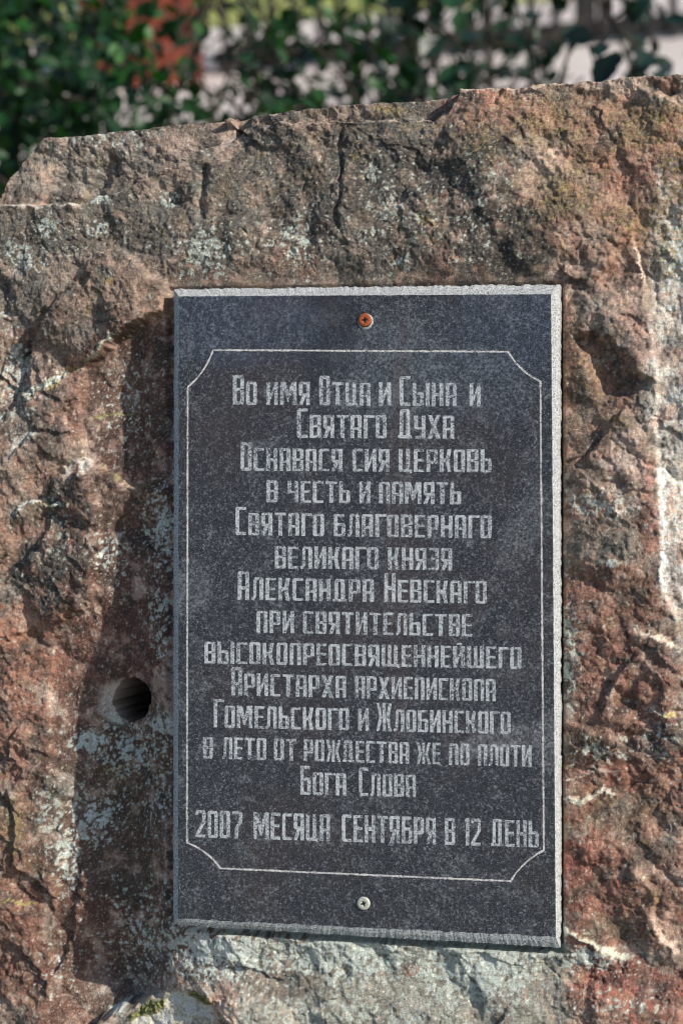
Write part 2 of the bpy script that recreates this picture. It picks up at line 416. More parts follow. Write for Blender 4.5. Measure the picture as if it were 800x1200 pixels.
# left
patch(145, 345, 70, 48, (172, 130, 104), 0.92, 20, 0.4); patch(70, 380, 46, 50, (128, 112, 100), 0.7)
patch(36, 385, 10, 44, (68, 66, 62), 0.75, 12); patch(20, 350, 40, 50, (126, 118, 112), 0.7)
patch(80, 480, 50, 50, (164, 126, 110), 0.85); patch(30, 500, 30, 40, (120, 108, 100), 0.7); patch(60, 560, 60, 40, (150, 122, 104), 0.7)
patch(96, 548, 22, 12, (206, 190, 180), 0.9, -30, 0.4)
patch(30, 640, 50, 40, (140, 108, 88), 0.7)
Cm = (78, 76, 74); patch(92, 600, 30, 40, Cm, 0.92, 0, 0.4); patch(70, 680, 54, 46, (76, 74, 74), 0.9, 0, 0.5); patch(30, 720, 50, 22, (92, 88, 84), 0.6)
patch(34, 780, 40, 70, (168, 112, 84), 0.9); patch(30, 860, 36, 70, (172, 118, 100), 0.85); patch(20, 1000, 40, 80, (150, 98, 64), 0.7); patch(24, 1120, 34, 80, (160, 100, 76), 0.85)
patch(64, 960, 28, 56, (108, 102, 92), 0.8); patch(24, 960, 22, 46, (140, 118, 60), 0.6)
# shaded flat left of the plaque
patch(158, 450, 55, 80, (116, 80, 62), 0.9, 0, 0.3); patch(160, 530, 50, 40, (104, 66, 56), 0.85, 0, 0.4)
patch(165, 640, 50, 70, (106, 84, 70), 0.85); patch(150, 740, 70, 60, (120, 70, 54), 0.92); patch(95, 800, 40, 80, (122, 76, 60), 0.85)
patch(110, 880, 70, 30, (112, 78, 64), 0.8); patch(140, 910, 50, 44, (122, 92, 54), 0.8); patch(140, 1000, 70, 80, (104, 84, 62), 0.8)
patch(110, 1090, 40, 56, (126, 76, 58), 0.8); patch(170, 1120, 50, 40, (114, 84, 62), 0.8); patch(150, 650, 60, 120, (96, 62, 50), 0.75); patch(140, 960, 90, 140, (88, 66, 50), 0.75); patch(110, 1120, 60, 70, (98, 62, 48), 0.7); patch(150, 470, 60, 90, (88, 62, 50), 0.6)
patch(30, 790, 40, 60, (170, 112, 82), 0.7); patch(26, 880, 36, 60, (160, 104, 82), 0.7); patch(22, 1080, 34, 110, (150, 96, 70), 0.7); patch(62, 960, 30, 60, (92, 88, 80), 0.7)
bm = np.clip(sst(0.15, 0.6, bowl) * sst(-1.2, 0.1, N4 + 0.3), 0, 1) * 0.92 * sst(165, 135, U) * (hr > 22.5); lay(bm, (176, 168, 158))
# right
patch(690, 450, 44, 60, (150, 110, 72), 0.8); patch(715, 430, 34, 30, (92, 70, 52), 0.7); patch(665, 400, 22, 60, (110, 92, 78), 0.7)
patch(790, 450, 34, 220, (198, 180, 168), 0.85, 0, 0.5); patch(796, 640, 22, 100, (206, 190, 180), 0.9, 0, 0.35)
patch(745, 380, 30, 50, (188, 150, 134), 0.7); patch(720, 540, 50, 56, (188, 160, 148), 0.8); patch(690, 600, 60, 24, (172, 150, 134), 0.7)
patch(700, 650, 56, 22, (104, 104, 98), 0.7); patch(720, 700, 70, 36, (150, 104, 78), 0.7); patch(765, 620, 14, 70, (176, 104, 80), 0.7)
patch(690, 760, 60, 60, (158, 104, 82), 0.85); patch(668, 770, 16, 60, (110, 104, 96), 0.6); patch(760, 800, 50, 50, (142, 92, 74), 0.8)
patch(730, 850, 70, 46, (140, 88, 74), 0.8); patch(775, 860, 20, 16, (74, 70, 72), 0.7); patch(690, 880, 46, 16, (96, 84, 62), 0.7)
patch(740, 930, 70, 50, (150, 98, 76), 0.85); patch(700, 960, 60, 28, (146, 120, 88), 0.7); patch(690, 1010, 50, 40, (164, 92, 66), 0.85)
patch(750, 960, 40, 40, (120, 100, 64), 0.6); patch(740, 1060, 60, 60, (150, 96, 72), 0.85); patch(770, 1060, 16, 34, (198, 160, 140), 0.7, -25)
patch(720, 1150, 80, 40, (160, 88, 66), 0.9); patch(720, 1080, 30, 20, (108, 92, 62), 0.6)
patch(690, 500, 40, 120, (128, 92, 66), 0.6); patch(700, 730, 60, 60, (132, 82, 60), 0.6); patch(760, 700, 40, 50, (120, 82, 62), 0.6); patch(700, 850, 50, 30, (104, 78, 62), 0.6)
patch(700, 910, 50, 24, (150, 86, 62), 0.6); patch(690, 1010, 50, 50, (176, 92, 62), 0.7); patch(740, 1010, 60, 60, (126, 82, 60), 0.6); patch(740, 1160, 80, 40, (158, 84, 62), 0.7)
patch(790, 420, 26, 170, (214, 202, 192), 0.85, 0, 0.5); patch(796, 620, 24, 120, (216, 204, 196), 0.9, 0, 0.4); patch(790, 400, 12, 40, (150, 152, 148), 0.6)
patch(430, 240, 190, 80, (92, 86, 80), 0.5); patch(120, 260, 110, 50, (112, 106, 100), 0.5)
# below the plaque
patch(330, 1120, 150, 34, (120, 110, 100), 0.9); patch(500, 1120, 130, 40, (150, 152, 142), 0.9); patch(450, 1180, 230, 34, (178, 172, 158), 0.92, 0, 0.4)
patch(250, 1110, 40, 16, (120, 74, 56), 0.7); patch(590, 1180, 12, 20, (178, 88, 58), 0.85); patch(486, 1136, 8, 6, (176, 84, 56), 0.9); patch(330, 1150, 50, 16, (122, 78, 60), 0.7)
patch(210, 1186, 60, 20, (200, 190, 172), 0.95, 0, 0.3); patch(650, 1130, 22, 40, (168, 160, 146), 0.85, -20); patch(266, 1180, 14, 24, (196, 140, 116), 0.8)
patch(565, 1160, 60, 36, (172, 168, 156), 0.8)
NA = fbm(X, Y, 46, 5, 161, 0.7); lay(sst(0.05, 0.75, NA) * 0.60, (68, 62, 58)); lay(sst(0.25, 0.9, -NA) * 0.15, (190, 170, 152))
NM = fbm(X, Y, 34, 4, 171, 0.6); NQ = fbm(X, Y, 26, 4, 181, 0.65)
mottle_amt = 1 - 0.75 * sst(0.1, 0.6, flat)  # weaker mottling on the flat areas
ul = sst(620, 420, U) * sst(420, 330, V)
lay(sst(0.05, 0.6, NM) * 0.42 * mottle_amt * (1 - 0.75 * ul) * (1 - 0.8 * sst(1095, 1130, V) * sst(690, 630, U)), (184, 128, 104)); lay(0.45 * sst(130, 90, U) * sst(720, 800, V) * sst(-0.9, 0.5, N2), (124, 82, 60)); lay(0.5 * sst(1100, 1140, V) * sst(240, 300, U) * sst(690, 620, U), (138, 138, 128)); lay(0.42 * ul * sst(-0.9, 0.6, N1), (112, 108, 102)); lay(sst(0.05, 0.6, -NM) * 0.40 * mottle_amt, (118, 116, 110)); lay(sst(0.25, 0.8, NQ) * 0.32 * mottle_amt, (150, 122, 78)); lay(sst(0.3, 0.8, -NQ) * 0.45 * mottle_amt, (74, 66, 62))
patch(585, 270, 34, 80, (66, 64, 62), 0.75, -38, 0.8); patch(470, 205, 80, 30, (82, 80, 78), 0.6); patch(640, 190, 40, 12, (208, 176, 152), 0.7, -38)
lay(sst(0.25, 0.8, N3) * 0.35, (88, 72, 62)); lay(sst(0.2, 0.8, -N3) * 0.35, (196, 160, 138))
# fine dark and pale speckle from noise; pits darker
lay(sst(0.2, 0.9, N4) * 0.34, (74, 62, 55)); lay(sst(0.25, 0.95, -N4) * 0.18, (206, 184, 168))
lay(sst(0.2, 0.8, N5) * 0.24, (58, 52, 50)); lay(sst(0.3, 0.85, -N5) * 0.20, (222, 208, 194))
lay(pm * 0.3 * rough, (48, 40, 36))
# lichens
def density(spots_):
    d = np.zeros(X.shape, np.float32)
    for u, v, ru, rv, a in spots_:
        d = np.maximum(d, a * np.exp(-(((U - u) / ru) ** 2 + ((V - v) / rv) ** 2)))
    return d
def lichen(dens, wl, seed, c, amt, edge=0.12):
    c_ = cells(X + 1.3 * w3 + 1.2 * N4, Y + 1.3 * w4 + 1.2 * N5, wl, seed)
    r = c_['d'] + 0.22 * N4 + 0.16 * N5; th = 0.5 * c_['r']
    m = sst(edge, -edge, r - np.clip(dens * 0.9 - th * 0.8, -1, 1)) * amt
    lay(m, c); return m
Dp = density([(245, 300, 46, 34, .55), (200, 235, 16, 10, .6), (115, 270, 18, 10, .6), (60, 268, 16, 14, .75), (30, 300, 34, 26, .5), (440, 203, 12, 10, .75), (430, 282, 10, 10, .6), (475, 310, 10, 10, .7),
              (350, 280, 40, 40, .5), (470, 250, 60, 60, .35), (120, 235, 14, 8, 1), (560, 240, 40, 60, .3), (580, 200, 30, 40, .3), (100, 160, 80, 20, .4), (790, 300, 30, 60, .6), (700, 590, 50, 24, .5), (718, 660, 12, 7, .7),
              (150, 880, 60, 40, .55), (190, 850, 26, 14, .85), (180, 930, 30, 60, .35), (110, 960, 36, 40, .6), (105, 870, 24, 14, .9), (80, 1000, 20, 50, .6), (180, 1100, 60, 60, .45), (260, 1110, 90, 40, .9),
              (400, 1110, 110, 40, 1), (560, 1120, 90, 60, .9), (420, 1190, 200, 40, .5), (650, 1090, 16, 50, .9), (690, 1120, 50, 16, .75), (730, 1170, 60, 16, .35), (190, 620, 22, 60, .6), (130, 650, 22, 30, .5),
              (150, 470, 40, 60, .3), (60, 950, 24, 40, .45), (75, 620, 40, 60, .25), (190, 720, 16, 60, .5), (668, 750, 14, 60, .6), (668, 790, 12, 40, .6), (60, 1140, 30, 40, .3), (780, 860, 30, 40, .4), (700, 880, 40, 20, .5), (20, 440, 30, 80, .5)])
lichen(Dp, 13, 201, (168, 174, 164), 0.75); lichen(Dp * 1.05, 6, 202, C_lich, 0.85); lichen(0.06 + 0.5 * Dp, 6, 203, (196, 196, 186), 0.6, 0.06)
Do = density([(640, 150, 60, 40, .8), (600, 120, 40, 20, .7), (660, 230, 50, 40, .8), (690, 200, 40, 30, .7), (750, 260, 50, 40, .8), (770, 150, 60, 40, .8), (780, 280, 30, 60, .75), (790, 200, 30, 60, .7), (520, 150, 40, 20, .5),
              (560, 170, 40, 30, .6), (500, 260, 14, 14, .6), (420, 190, 12, 30, .6), (190, 270, 14, 20, .5), (455, 128, 20, 8, .9), (690, 440, 20, 40, .6), (725, 492, 14, 8, .9), (20, 980, 18, 40, .8), (690, 860, 30, 24, .4), (620, 100, 60, 10, .6),
              (140, 910, 30, 30, .5), (736, 500, 10, 6, .9), (240, 400, 8, 8, .9), (770, 1050, 20, 12, .6), (700, 940, 30, 10, .5)])
lichen(Do * .62, 8, 211, (138, 118, 62), 0.6); lichen(Do * .7, 4.2, 212, (168, 142, 66), 0.7); lichen(Do * 0.6, 3.4, 213, (98, 86, 50), 0.6)
# pale / yellow crusts along ledges; some strips are highlights painted on rims and crests
def crust_or_highlight(pts, c, w, amt=0.9, seed=0):
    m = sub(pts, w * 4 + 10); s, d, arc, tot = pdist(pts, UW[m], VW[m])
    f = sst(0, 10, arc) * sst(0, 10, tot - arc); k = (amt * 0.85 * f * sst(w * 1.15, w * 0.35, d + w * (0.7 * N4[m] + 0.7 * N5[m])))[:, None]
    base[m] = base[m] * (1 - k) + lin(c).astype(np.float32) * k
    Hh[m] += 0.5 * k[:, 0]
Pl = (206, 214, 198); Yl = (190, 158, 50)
crust_or_highlight([(30, 468), (60, 450), (92, 436)], Pl, 4); crust_or_highlight([(62, 456), (80, 446)], Yl, 2.2); crust_or_highlight([(84, 436), (100, 434)], Yl, 3)
crust_or_highlight([(104, 424), (124, 402), (148, 388)], Pl, 1.6, 0.7); crust_or_highlight([(86, 326), (112, 303), (140, 291)], (200, 170, 150), 2.6, 0.8)  # last strip paints the bulge's bright crest into the colour
crust_or_highlight([(540, 108), (600, 106), (680, 101), (760, 96)], (206, 178, 160), 3.2, 0.75); crust_or_highlight([(12, 603), (30, 592), (48, 588), (80, 592)], Pl, 3.2); crust_or_highlight([(46, 588), (70, 590)], Yl, 2.2)  # first strip is the top edge's rim highlight, painted on
crust_or_highlight([(18, 440), (40, 426)], Pl, 3.5); crust_or_highlight([(10, 540), (30, 512), (60, 506)], (196, 196, 190), 5, 0.7); crust_or_highlight([(0, 556), (8, 548)], Pl, 3)
crust_or_highlight([(126, 340), (148, 330)], Yl, 3, 0.6); crust_or_highlight([(66, 345), (74, 340)], Yl, 3, 0.8); crust_or_highlight([(104, 490), (150, 488), (170, 484)], (140, 136, 50), 2, 0.7)
crust_or_highlight([(120, 552), (150, 570), (186, 570)], (134, 130, 52), 1.8, 0.6); crust_or_highlight([(150, 463), (166, 466)], (190, 206, 190), 2.4, 0.8)
crust_or_highlight([(0, 1058), (22, 1057), (50, 1058)], (170, 156, 40), 1.6); crust_or_highlight([(745, 732), (770, 742), (800, 758)], (212, 196, 176), 3.2, 0.85); crust_or_highlight([(785, 758), (800, 758)], Pl, 3)
crust_or_highlight([(775, 834), (800, 838)], (200, 180, 60), 2); crust_or_highlight([(752, 830), (775, 834)], (200, 180, 176), 3, 0.7); crust_or_highlight([(655, 937), (680, 940), (704, 929), (724, 936)], (214, 200, 180), 3.2, 0.9)
crust_or_highlight([(652, 1072), (680, 1098), (706, 1114), (740, 1124)], (206, 206, 184), 3, 0.85); crust_or_highlight([(762, 1046), (772, 1050)], Yl, 3)
crust_or_highlight([(766, 1068), (780, 1096), (800, 1112)], (214, 184, 164), 5, 0.7); crust_or_highlight([(655, 914), (690, 910), (740, 900)], (200, 176, 160), 1.6, 0.7)
crust_or_highlight([(480, 176), (486, 190)], (190, 190, 180), 3, 0.5); crust_or_highlight([(704, 598), (740, 596), (756, 598)], (210, 196, 186), 3, 0.7)
crust_or_highlight([(500, 340 - 78), (520, 272)], Yl, 2, 0.6); crust_or_highlight([(744, 280), (750, 310), (756, 336)], (224, 190, 172), 3, 0.85)
crust_or_highlight([(777, 540), (779, 640), (784, 700)], (224, 210, 202), 4, 0.85); crust_or_highlight([(0, 240), (60, 246), (105, 244)], (196, 186, 176), 2.4, 0.8); crust_or_highlight([(284, 150), (400, 143), (520, 138)], (170, 152, 138), 2.2, 0.7)  # first strip paints the ridge's sun-facing bright rim
crust_or_highlight([(108, 240), (140, 226), (178, 208), (230, 178), (285, 153)], (180, 168, 156), 2.6, 0.8)  # painted highlight along the diagonal ledge's edge
crust_or_highlight([(125, 1188), (140, 1180), (160, 1178)], (180, 198, 184), 5, 0.9); crust_or_highlight([(210, 1164), (222, 1162)], (186, 204, 190), 4, 0.8)
# moss cushions
mm = np.clip(polymask([(160, 1192), (164, 1182), (178, 1174), (194, 1174), (190, 1184), (176, 1190)], 2.5) + polymask([(221, 1168), (230, 1162), (244, 1164), (256, 1174), (246, 1176), (232, 1172)], 2.5), 0, 1)
lay(mm * 0.95, C_moss); lay(mm * sst(0, 0.7, N5), (150, 146, 40)); Hh += mm * (2.5 + 1.5 * N4 + 0.8 * N5)

base[:] = 0.17 * (np.maximum(base, 0.004) / 0.17) ** 1.28
lum = base @ np.array([.3, .55, .15], np.float32)
base[:] = np.clip((lum[..., None] + 0.66 * (base - lum[..., None])) * 1.22 * (1 + 0.30 * rec[..., None]) * np.array([0.97, 0.995, 0.955], np.float32), 0.01, 0.85)  # recess colour raised to lighten the shade beside the plaque
# --- mesh: the dense face plus rings that carry the stone round to its back
H = Hh * 0.001
P = np.stack([GX, -H, GZ], -1)
idx = np.arange(NR * NC).reshape(NR, NC)
q = np.stack([idx[:-1, :-1], idx[:-1, 1:], idx[1:, 1:], idx[1:, :-1]], -1).reshape(-1, 4)
ring = np.concatenate([idx[0, :], idx[1:, -1], idx[-1, -2::-1], idx[-2:0:-1, 0]])
Pf = P.reshape(-1, 3); Cf = base.reshape(-1, 3)
Pr = Pf[ring]; n = len(ring)
cen = np.array([0.0, 0.0, -0.02])
allP = [Pf]; allC = [Cf]; allq = [q]; prev = ring; off = len(Pf)
deps = np.concatenate([np.array([.0012, .003, .0055, .009, .013, .018, .025, .034, .045, .06, .08]), np.linspace(.105, .40, 12), np.array([.415, .425, .43])])
outd = Pr - cen; outd[:, 1] = 0; ln = np.linalg.norm(outd, axis=1, keepdims=True)
arcx = np.concatenate([[0], np.cumsum(np.linalg.norm(np.diff(Pr[:, [0, 2]], axis=0), axis=1))]).astype(np.float32) / MP
for k, dp in enumerate(deps):
    t = dp / 0.43
    nz = fbm(arcx, np.full(n, dp / MP, np.float32), 70, 5, 301, 0.55)
    nz2 = fbm(arcx, np.full(n, dp / MP, np.float32), 14, 3, 311, 0.6)
    sc = 1 - 0.02 * (1 - math.exp(-dp / .01)) * 0.3 - 0.30 * t ** 2.2 - (0.6 if k == len(deps) - 1 else 0.25 if k == len(deps) - 2 else 0)
    Q = cen + (Pr - cen) * [sc, 1, sc]
    Q[:, 1] = Pr[:, 1] + dp
    r = outd / ln * ((nz * 0.012 + nz2 * 0.002)[:, None] * min(1, dp / 0.03))
    Q += r
    Q[:, 2] = np.where(Pr[:, 2] < zbot + 0.002, zbot, Q[:, 2])
    ids = np.arange(off, off + n)
    allP.append(Q); cc = lin((128, 112, 98)) * (1 + 0.45 * nz2 + 0.3 * nz)[:, None]
    allC.append(np.clip(Cf[ring] * math.exp(-dp / .01) + cc * (1 - math.exp(-dp / .01)), 0.02, 0.8))
    allq.append(np.stack([prev, np.roll(prev, -1), np.roll(ids, -1), ids], -1)[:, ::-1])
    prev = ids; off += n
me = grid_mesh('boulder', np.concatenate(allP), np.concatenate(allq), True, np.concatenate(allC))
me.update()
hq = (hr.ravel()[q] < 27).any(1)
sm = np.ones(len(me.polygons), bool); sm[:len(q)][hq] = False; me.polygons.foreach_set('use_smooth', sm)
nb = NB('weathered_granite')
at = nb.n('ShaderNodeVertexColor', layer_name='stone_colour')
co = nb.coord()
g1 = nb.noise(700, 3, 0.7, co); g2 = nb.noise(1500, 2, 0.6, co)
cmul = nb.ramp(g1, [(0.30, 0.50), (0.5, 0.95), (0.72, 1.45)])
c = nb.mix(0.55, at.outputs[0], cmul, 'MULTIPLY')
dk = nb.ramp(g2, [(0.36, 1.0), (0.46, 0.0)])
c = nb.mix(nb.mix(0.45, (0, 0, 0), dk), c, (0.035, 0.03, 0.028))
lt = nb.ramp(g2, [(0.60, 0.0), (0.70, 1.0)])
c = nb.mix(nb.mix(0.18, (0, 0, 0), lt), c, (0.52, 0.46, 0.42))
nb.l(c, nb.b.inputs['Base Color']); nb.b.inputs['Roughness'].default_value = 0.82
nb.b.inputs['Specular IOR Level'].default_value = 0.35
mx = nb.n('ShaderNodeMath', operation='MULTIPLY_ADD', _Value=1.0); nb.l(g1, mx.inputs[0]); mx.inputs[1].default_value = 1.4; nb.l(g2, mx.inputs[2])
nb.bump(mx.outputs[0], 0.0009, 1.0)
me.materials.append(nb.m)
boulder = bpy.data.objects.new('boulder', me); COL.objects.link(boulder); boulder.matrix_world = TILT
tag(boulder, 'huge rough reddish grey granite boulder carrying the dark inscribed plaque', 'boulder')

# ================================================================== THE PLAQUE
plaque = bpy.data.objects.new('commemorative_plaque', None); COL.objects.link(plaque)
plaque.matrix_world = TILT
plaque.empty_display_size = 0.1
tag(plaque, 'dark polished granite plaque with engraved Cyrillic inscription screwed to the boulder', 'plaque')
yF, yR = -SLAB_T, -(SLAB_T - CH)
# speckled black granite, polished and dusty
g = NB('polished_dark_granite'); co = g.coord()
fl = g.noise(520, 4, 0.75, co); fl2 = g.noise(1150, 2, 0.6, co); big = g.noise(9, 4, 0.6, co); mid = g.noise(60, 4, 0.7, co)
vo = g.n('ShaderNodeTexVoronoi', _Scale=430.0, feature='F1'); g.l(co, vo.inputs['Vector'])
c = g.ramp(fl, [(0.36, lin((10, 12, 15))), (0.48, lin((26, 28, 33))), (0.56, lin((50, 53, 59))), (0.66, lin((138, 141, 145)))])
c = g.mix(g.mix(0.5, (0, 0, 0), g.ramp(fl2, [(0.53, 0.0), (0.60, 1.0)])), c, lin((128, 130, 134)))
c = g.mix(g.mix(0.6, (0, 0, 0), g.ramp(vo.outputs['Color'], [(0.80, 0.0), (0.88, 1.0)])), c, lin((30, 30, 38)))
c = g.mix(g.mix(0.30, (0, 0, 0), g.ramp(big, [(0.50, 0.0), (0.64, 1.0)])), c, lin((70, 54, 50)))       # rusty tint
smf = g.n('ShaderNodeMath', operation='MULTIPLY'); g.l(g.ramp(mid, [(0.52, 0.0), (0.72, 1.0)]), smf.inputs[0]); g.l(g.ramp(fl, [(0.40, 0.0), (0.60, 1.0)]), smf.inputs[1])
c = g.mix(g.mix(0.55, (0, 0, 0), smf.outputs[0]), c, lin((134, 140, 146)))
# pale smudges, and painted reflections near the top: bluish sky, one dark patch
def smear_or_sheen(nb_, c_, x, z, rx, rz, amt, col, rot=0.0):
    mp = nb_.n('ShaderNodeMapping', vector_type='TEXTURE'); nb_.l(nb_.coord(), mp.inputs['Vector'])
    mp.inputs['Location'].default_value = (x, yF, z); mp.inputs['Scale'].default_value = (rx, 0.05, rz); mp.inputs['Rotation'].default_value = (0, rot, 0)
    dn = nb_.n('ShaderNodeTexNoise', _Scale=2.2, _Detail=5.0, _Roughness=0.75); nb_.l(mp.outputs[0], dn.inputs['Vector'])
    ln_ = nb_.n('ShaderNodeVectorMath', operation='LENGTH'); nb_.l(mp.outputs[0], ln_.inputs[0])
    ad = nb_.n('ShaderNodeMath', operation='MULTIPLY_ADD'); nb_.l(dn.outputs['Fac'], ad.inputs[0]); ad.inputs[1].default_value = -1.6; nb_.l(ln_.outputs['Value'], ad.inputs[2])
    m_ = nb_.ramp(ad.outputs[0], [(-0.0, 1.0), (0.45, 0.0)])
    return nb_.mix(nb_.mix(amt, (0, 0, 0), nb_.mix(1.0, m_, nb_.ramp(fl, [(0.42, 0.1), (0.56, 1.0)]), 'MULTIPLY')), c_, col)
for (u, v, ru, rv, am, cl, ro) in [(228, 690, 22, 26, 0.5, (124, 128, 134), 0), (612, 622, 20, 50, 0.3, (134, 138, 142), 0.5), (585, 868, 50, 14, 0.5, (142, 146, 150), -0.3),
                                   (640, 868, 12, 30, 0.4, (142, 146, 150), 0), (460, 430, 60, 60, 0.32, (124, 134, 142), 0), (385, 380, 34, 60, 0.5, (30, 36, 46), 0),  # the dark one is a painted reflection
                                   (468, 640, 16, 230, 0.35, (96, 82, 80), 0), (280, 380, 90, 50, 0.3, (98, 112, 136), 0), (600, 380, 70, 60, 0.28, (92, 106, 130), 0), (560, 450, 60, 40, 0.28, (110, 120, 130), 0.4)]:  # the bluish ones are sky reflection painted into the colour
    x_, z_ = px(u, v, yF); c = smear_or_sheen(g, c, float(x_), float(z_), ru * MP, rv * MP, am, lin(cl), ro)
g.l(c, g.b.inputs['Base Color'])
rr = g.ramp(mid, [(0.35, 0.30), (0.7, 0.5)]); g.l(rr, g.b.inputs['Roughness'])
g.bump(fl2, 0.00006, 0.5)
M_slab = g.m
g = NB('sawn_granite_edge'); co = g.coord()
a1 = g.noise(900, 3, 0.7, co); a2 = g.noise(90, 3, 0.6, co)
c = g.ramp(a1, [(0.36, lin((96, 98, 102))), (0.46, lin((166, 168, 168))), (0.58, lin((190, 191, 190))), (0.72, lin((228, 228, 224)))])
c = g.mix(g.mix(0.35, (0, 0, 0), g.ramp(a2, [(0.45, 0.0), (0.7, 1.0)])), c, lin((158, 160, 158)))
g.l(c, g.b.inputs['Base Color']); g.b.inputs['Roughness'].default_value = 0.8; g.bump(a1, 0.0004, 0.8)
M_edge = g.m
g = NB('shaded_granite_edge'); co = g.coord()  # copy of the sawn edge for shaded left and bottom, bluish shade painted in
a1 = g.noise(900, 3, 0.7, co); a2 = g.noise(70, 3, 0.6, co)
c = g.ramp(a1, [(0.30, lin((60, 66, 72))), (0.45, lin((150, 158, 162))), (0.6, lin((214, 218, 216)))])
g.l(c, g.b.inputs['Base Color']); g.b.inputs['Roughness'].default_value = 0.85; g.bump(a1, 0.0004, 0.8)
M_edge_shade = g.m

face = [px(u, v, yF) for u, v in ((209.5, 347), (645.5, 344.5), (651, 1098.5), (208.5, 1077))]
outer = [px(u, v, yR) for u, v in ((204, 339), (655.5, 333), (656, 1111), (203, 1084))]
face = [(float(a), float(b)) for a, b in face]; outer = [(float(a), float(b)) for a, b in outer]
NS = 260
def edgepts(A, B, n_, jit, seed, wl=6):
    t = np.linspace(0, 1, n_ + 1)[:-1]; dx, dz = B[0] - A[0], B[1] - A[1]; L = math.hypot(dx, dz)
    s = (t * L / MP).astype(np.float32)
    j = (fbm(s, s * 0 + 3.3, wl, 3, seed, 0.7) + 0.6 * fbm(s, s * 0 + 9.3, wl * 6, 2, seed + 9)) * jit * MP * sst(0, 0.01, t) * sst(0, 0.01, 1 - t)
    return np.stack([A[0] + dx * t - dz / L * j, A[1] + dz * t + dx / L * j], 1)
ji = [0.35, 0.3, 1.1, 0.5]; jo = [1.1, 0.8, 0.9, 0.6]
inner = np.concatenate([edgepts(face[i], face[(i + 1) % 4], NS, ji[i], 400 + i) for i in range(4)])
outr = np.concatenate([edgepts(outer[i], outer[(i + 1) % 4], NS, jo[i], 420 + i) for i in range(4)])
# the chamfer: face edge -> rim -> back
mid_ = inner * 0.5 + outr * 0.5
nn = len(inner)
jy = (fbm(np.arange(nn, dtype=np.float32), np.zeros(nn, np.float32), 5, 3, 450, 0.7) * 0.00015)
Vs = [(x, yF, z) for x, z in inner] + [(x, (yF + yR) / 2 - 0.0005 + jy[i], z) for i, (x, z) in enumerate(mid_)] + [(x, yR, z) for x, z in outr] + [(x * 0.999, 0.012, z * 0.999) for x, z in outr]
Fs = []; mats = []
for r in range(3):
    for i in range(nn):
        j = (i + 1) % nn
        Fs.append((r * nn + i, r * nn + j, (r + 1) * nn + j, (r + 1) * nn + i)[::-1]); mats.append(i // NS)
Fs.append(tuple(range(nn))[::-1]); mats.append(9)
Fs.append(tuple(range(3 * nn, 4 * nn))); mats.append(0)
slab = mesh_obj('slab', Vs, Fs, None, plaque)
for m_ in (M_slab, M_edge, M_edge_shade): slab.data.materials.append(m_)
slab.data.polygons.foreach_set('material_index', [0 if m_ == 9 else (2 if m_ in (2, 3) else 1) for m_ in mats])
slab.data.polygons.foreach_set('use_smooth', [m_ != 9 and False for m_ in mats])

# engraved marks
def mark_mat(name, lo, mdc, hi, bias=0.0):
    g = NB(name); co = g.coord()
    a = g.noise(820, 3, 0.75, co); b = g.noise(45, 3, 0.6, co); f2 = g.noise(520, 4, 0.75, co)
    dd = g.n('ShaderNodeMath', operation='MULTIPLY_ADD'); g.l(b, dd.inputs[0]); dd.inputs[1].default_value = 0.30; g.l(a, dd.inputs[2])
    c = g.ramp(dd.outputs[0], [(0.515 + bias, lo), (0.585 + bias, mdc), (0.74 + bias, hi)])
    g.l(c, g.b.inputs['Base Color']); g.b.inputs['Roughness'].default_value = 0.8
    g.bump(a, 0.0003, 0.7); return g.m
M_letter = mark_mat('blasted_lettering', lin((52, 57, 68)), lin((134, 140, 146)), lin((200, 205, 208)))
M_line = mark_mat('blasted_border_line', lin((70, 72, 80)), lin((158, 158, 158)), lin((220, 218, 214)), -0.02)
def ribbon(pts, w, closed=True):
    V_ = []; F_ = []; n_ = len(pts)
    for i in range(n_):
        a = pts[(i - 1) % n_]; b = pts[(i + 1) % n_]; p = pts[i]
        dx, dz = b[0] - a[0], b[1] - a[1]; L = math.hypot(dx, dz)
        ww = w * (1 + 0.28 * random.uniform(-1, 1)) / 2; o = random.uniform(-.1, .1) * w
        nx, nz = -dz / L, dx / L
        V_ += [(p[0] + nx * (ww + o), yF - 0.00006, p[1] + nz * (ww + o)), (p[0] - nx * (ww - o), yF - 0.00006, p[1] - nz * (ww - o))]
        j = (i + 1) % n_
        F_.append((2 * i, 2 * i + 1, 2 * j + 1, 2 * j))
    return V_, F_
def arcpts(a, b, bul, n_=14):                      # quarter notch that bulges towards the plaque's middle
    mx_, my_ = (a[0] + b[0]) / 2, (a[1] + b[1]) / 2; cx_, cy_ = 430, 722
    L = math.hypot(cx_ - mx_, cy_ - my_); ux, uy = (cx_ - mx_) / L, (cy_ - my_) / L
    return [(a[0] + (b[0] - a[0]) * t + ux * bul * 4 * t * (1 - t), a[1] + (b[1] - a[1]) * t + uy * bul * 4 * t * (1 - t)) for t in np.linspace(0, 1, n_)]
path = []
def seg(a, b):
    L = math.hypot(b[0] - a[0], b[1] - a[1]); n_ = max(2, int(L / 2.6))
    return [(a[0] + (b[0] - a[0]) * t, a[1] + (b[1] - a[1]) * t) for t in np.linspace(0, 1, n_)[1:-1]]
path += seg((250, 410), (595, 412)) + arcpts((595, 412), (633, 447), 4) + seg((633, 447), (637, 997)) + arcpts((637, 997), (598, 1033), 4) + \
        seg((598, 1033), (258, 1018)) + arcpts((258, 1018), (219, 988), 4) + seg((219, 988), (220, 453)) + arcpts((220, 453), (250, 410), 4)
pw = [tuple(float(t) for t in px(u, v, yF)) for u, v in path]
V_, F_ = ribbon(pw, 2.0 * MP)
mesh_obj('engraved_border', V_, F_, M_line, plaque)

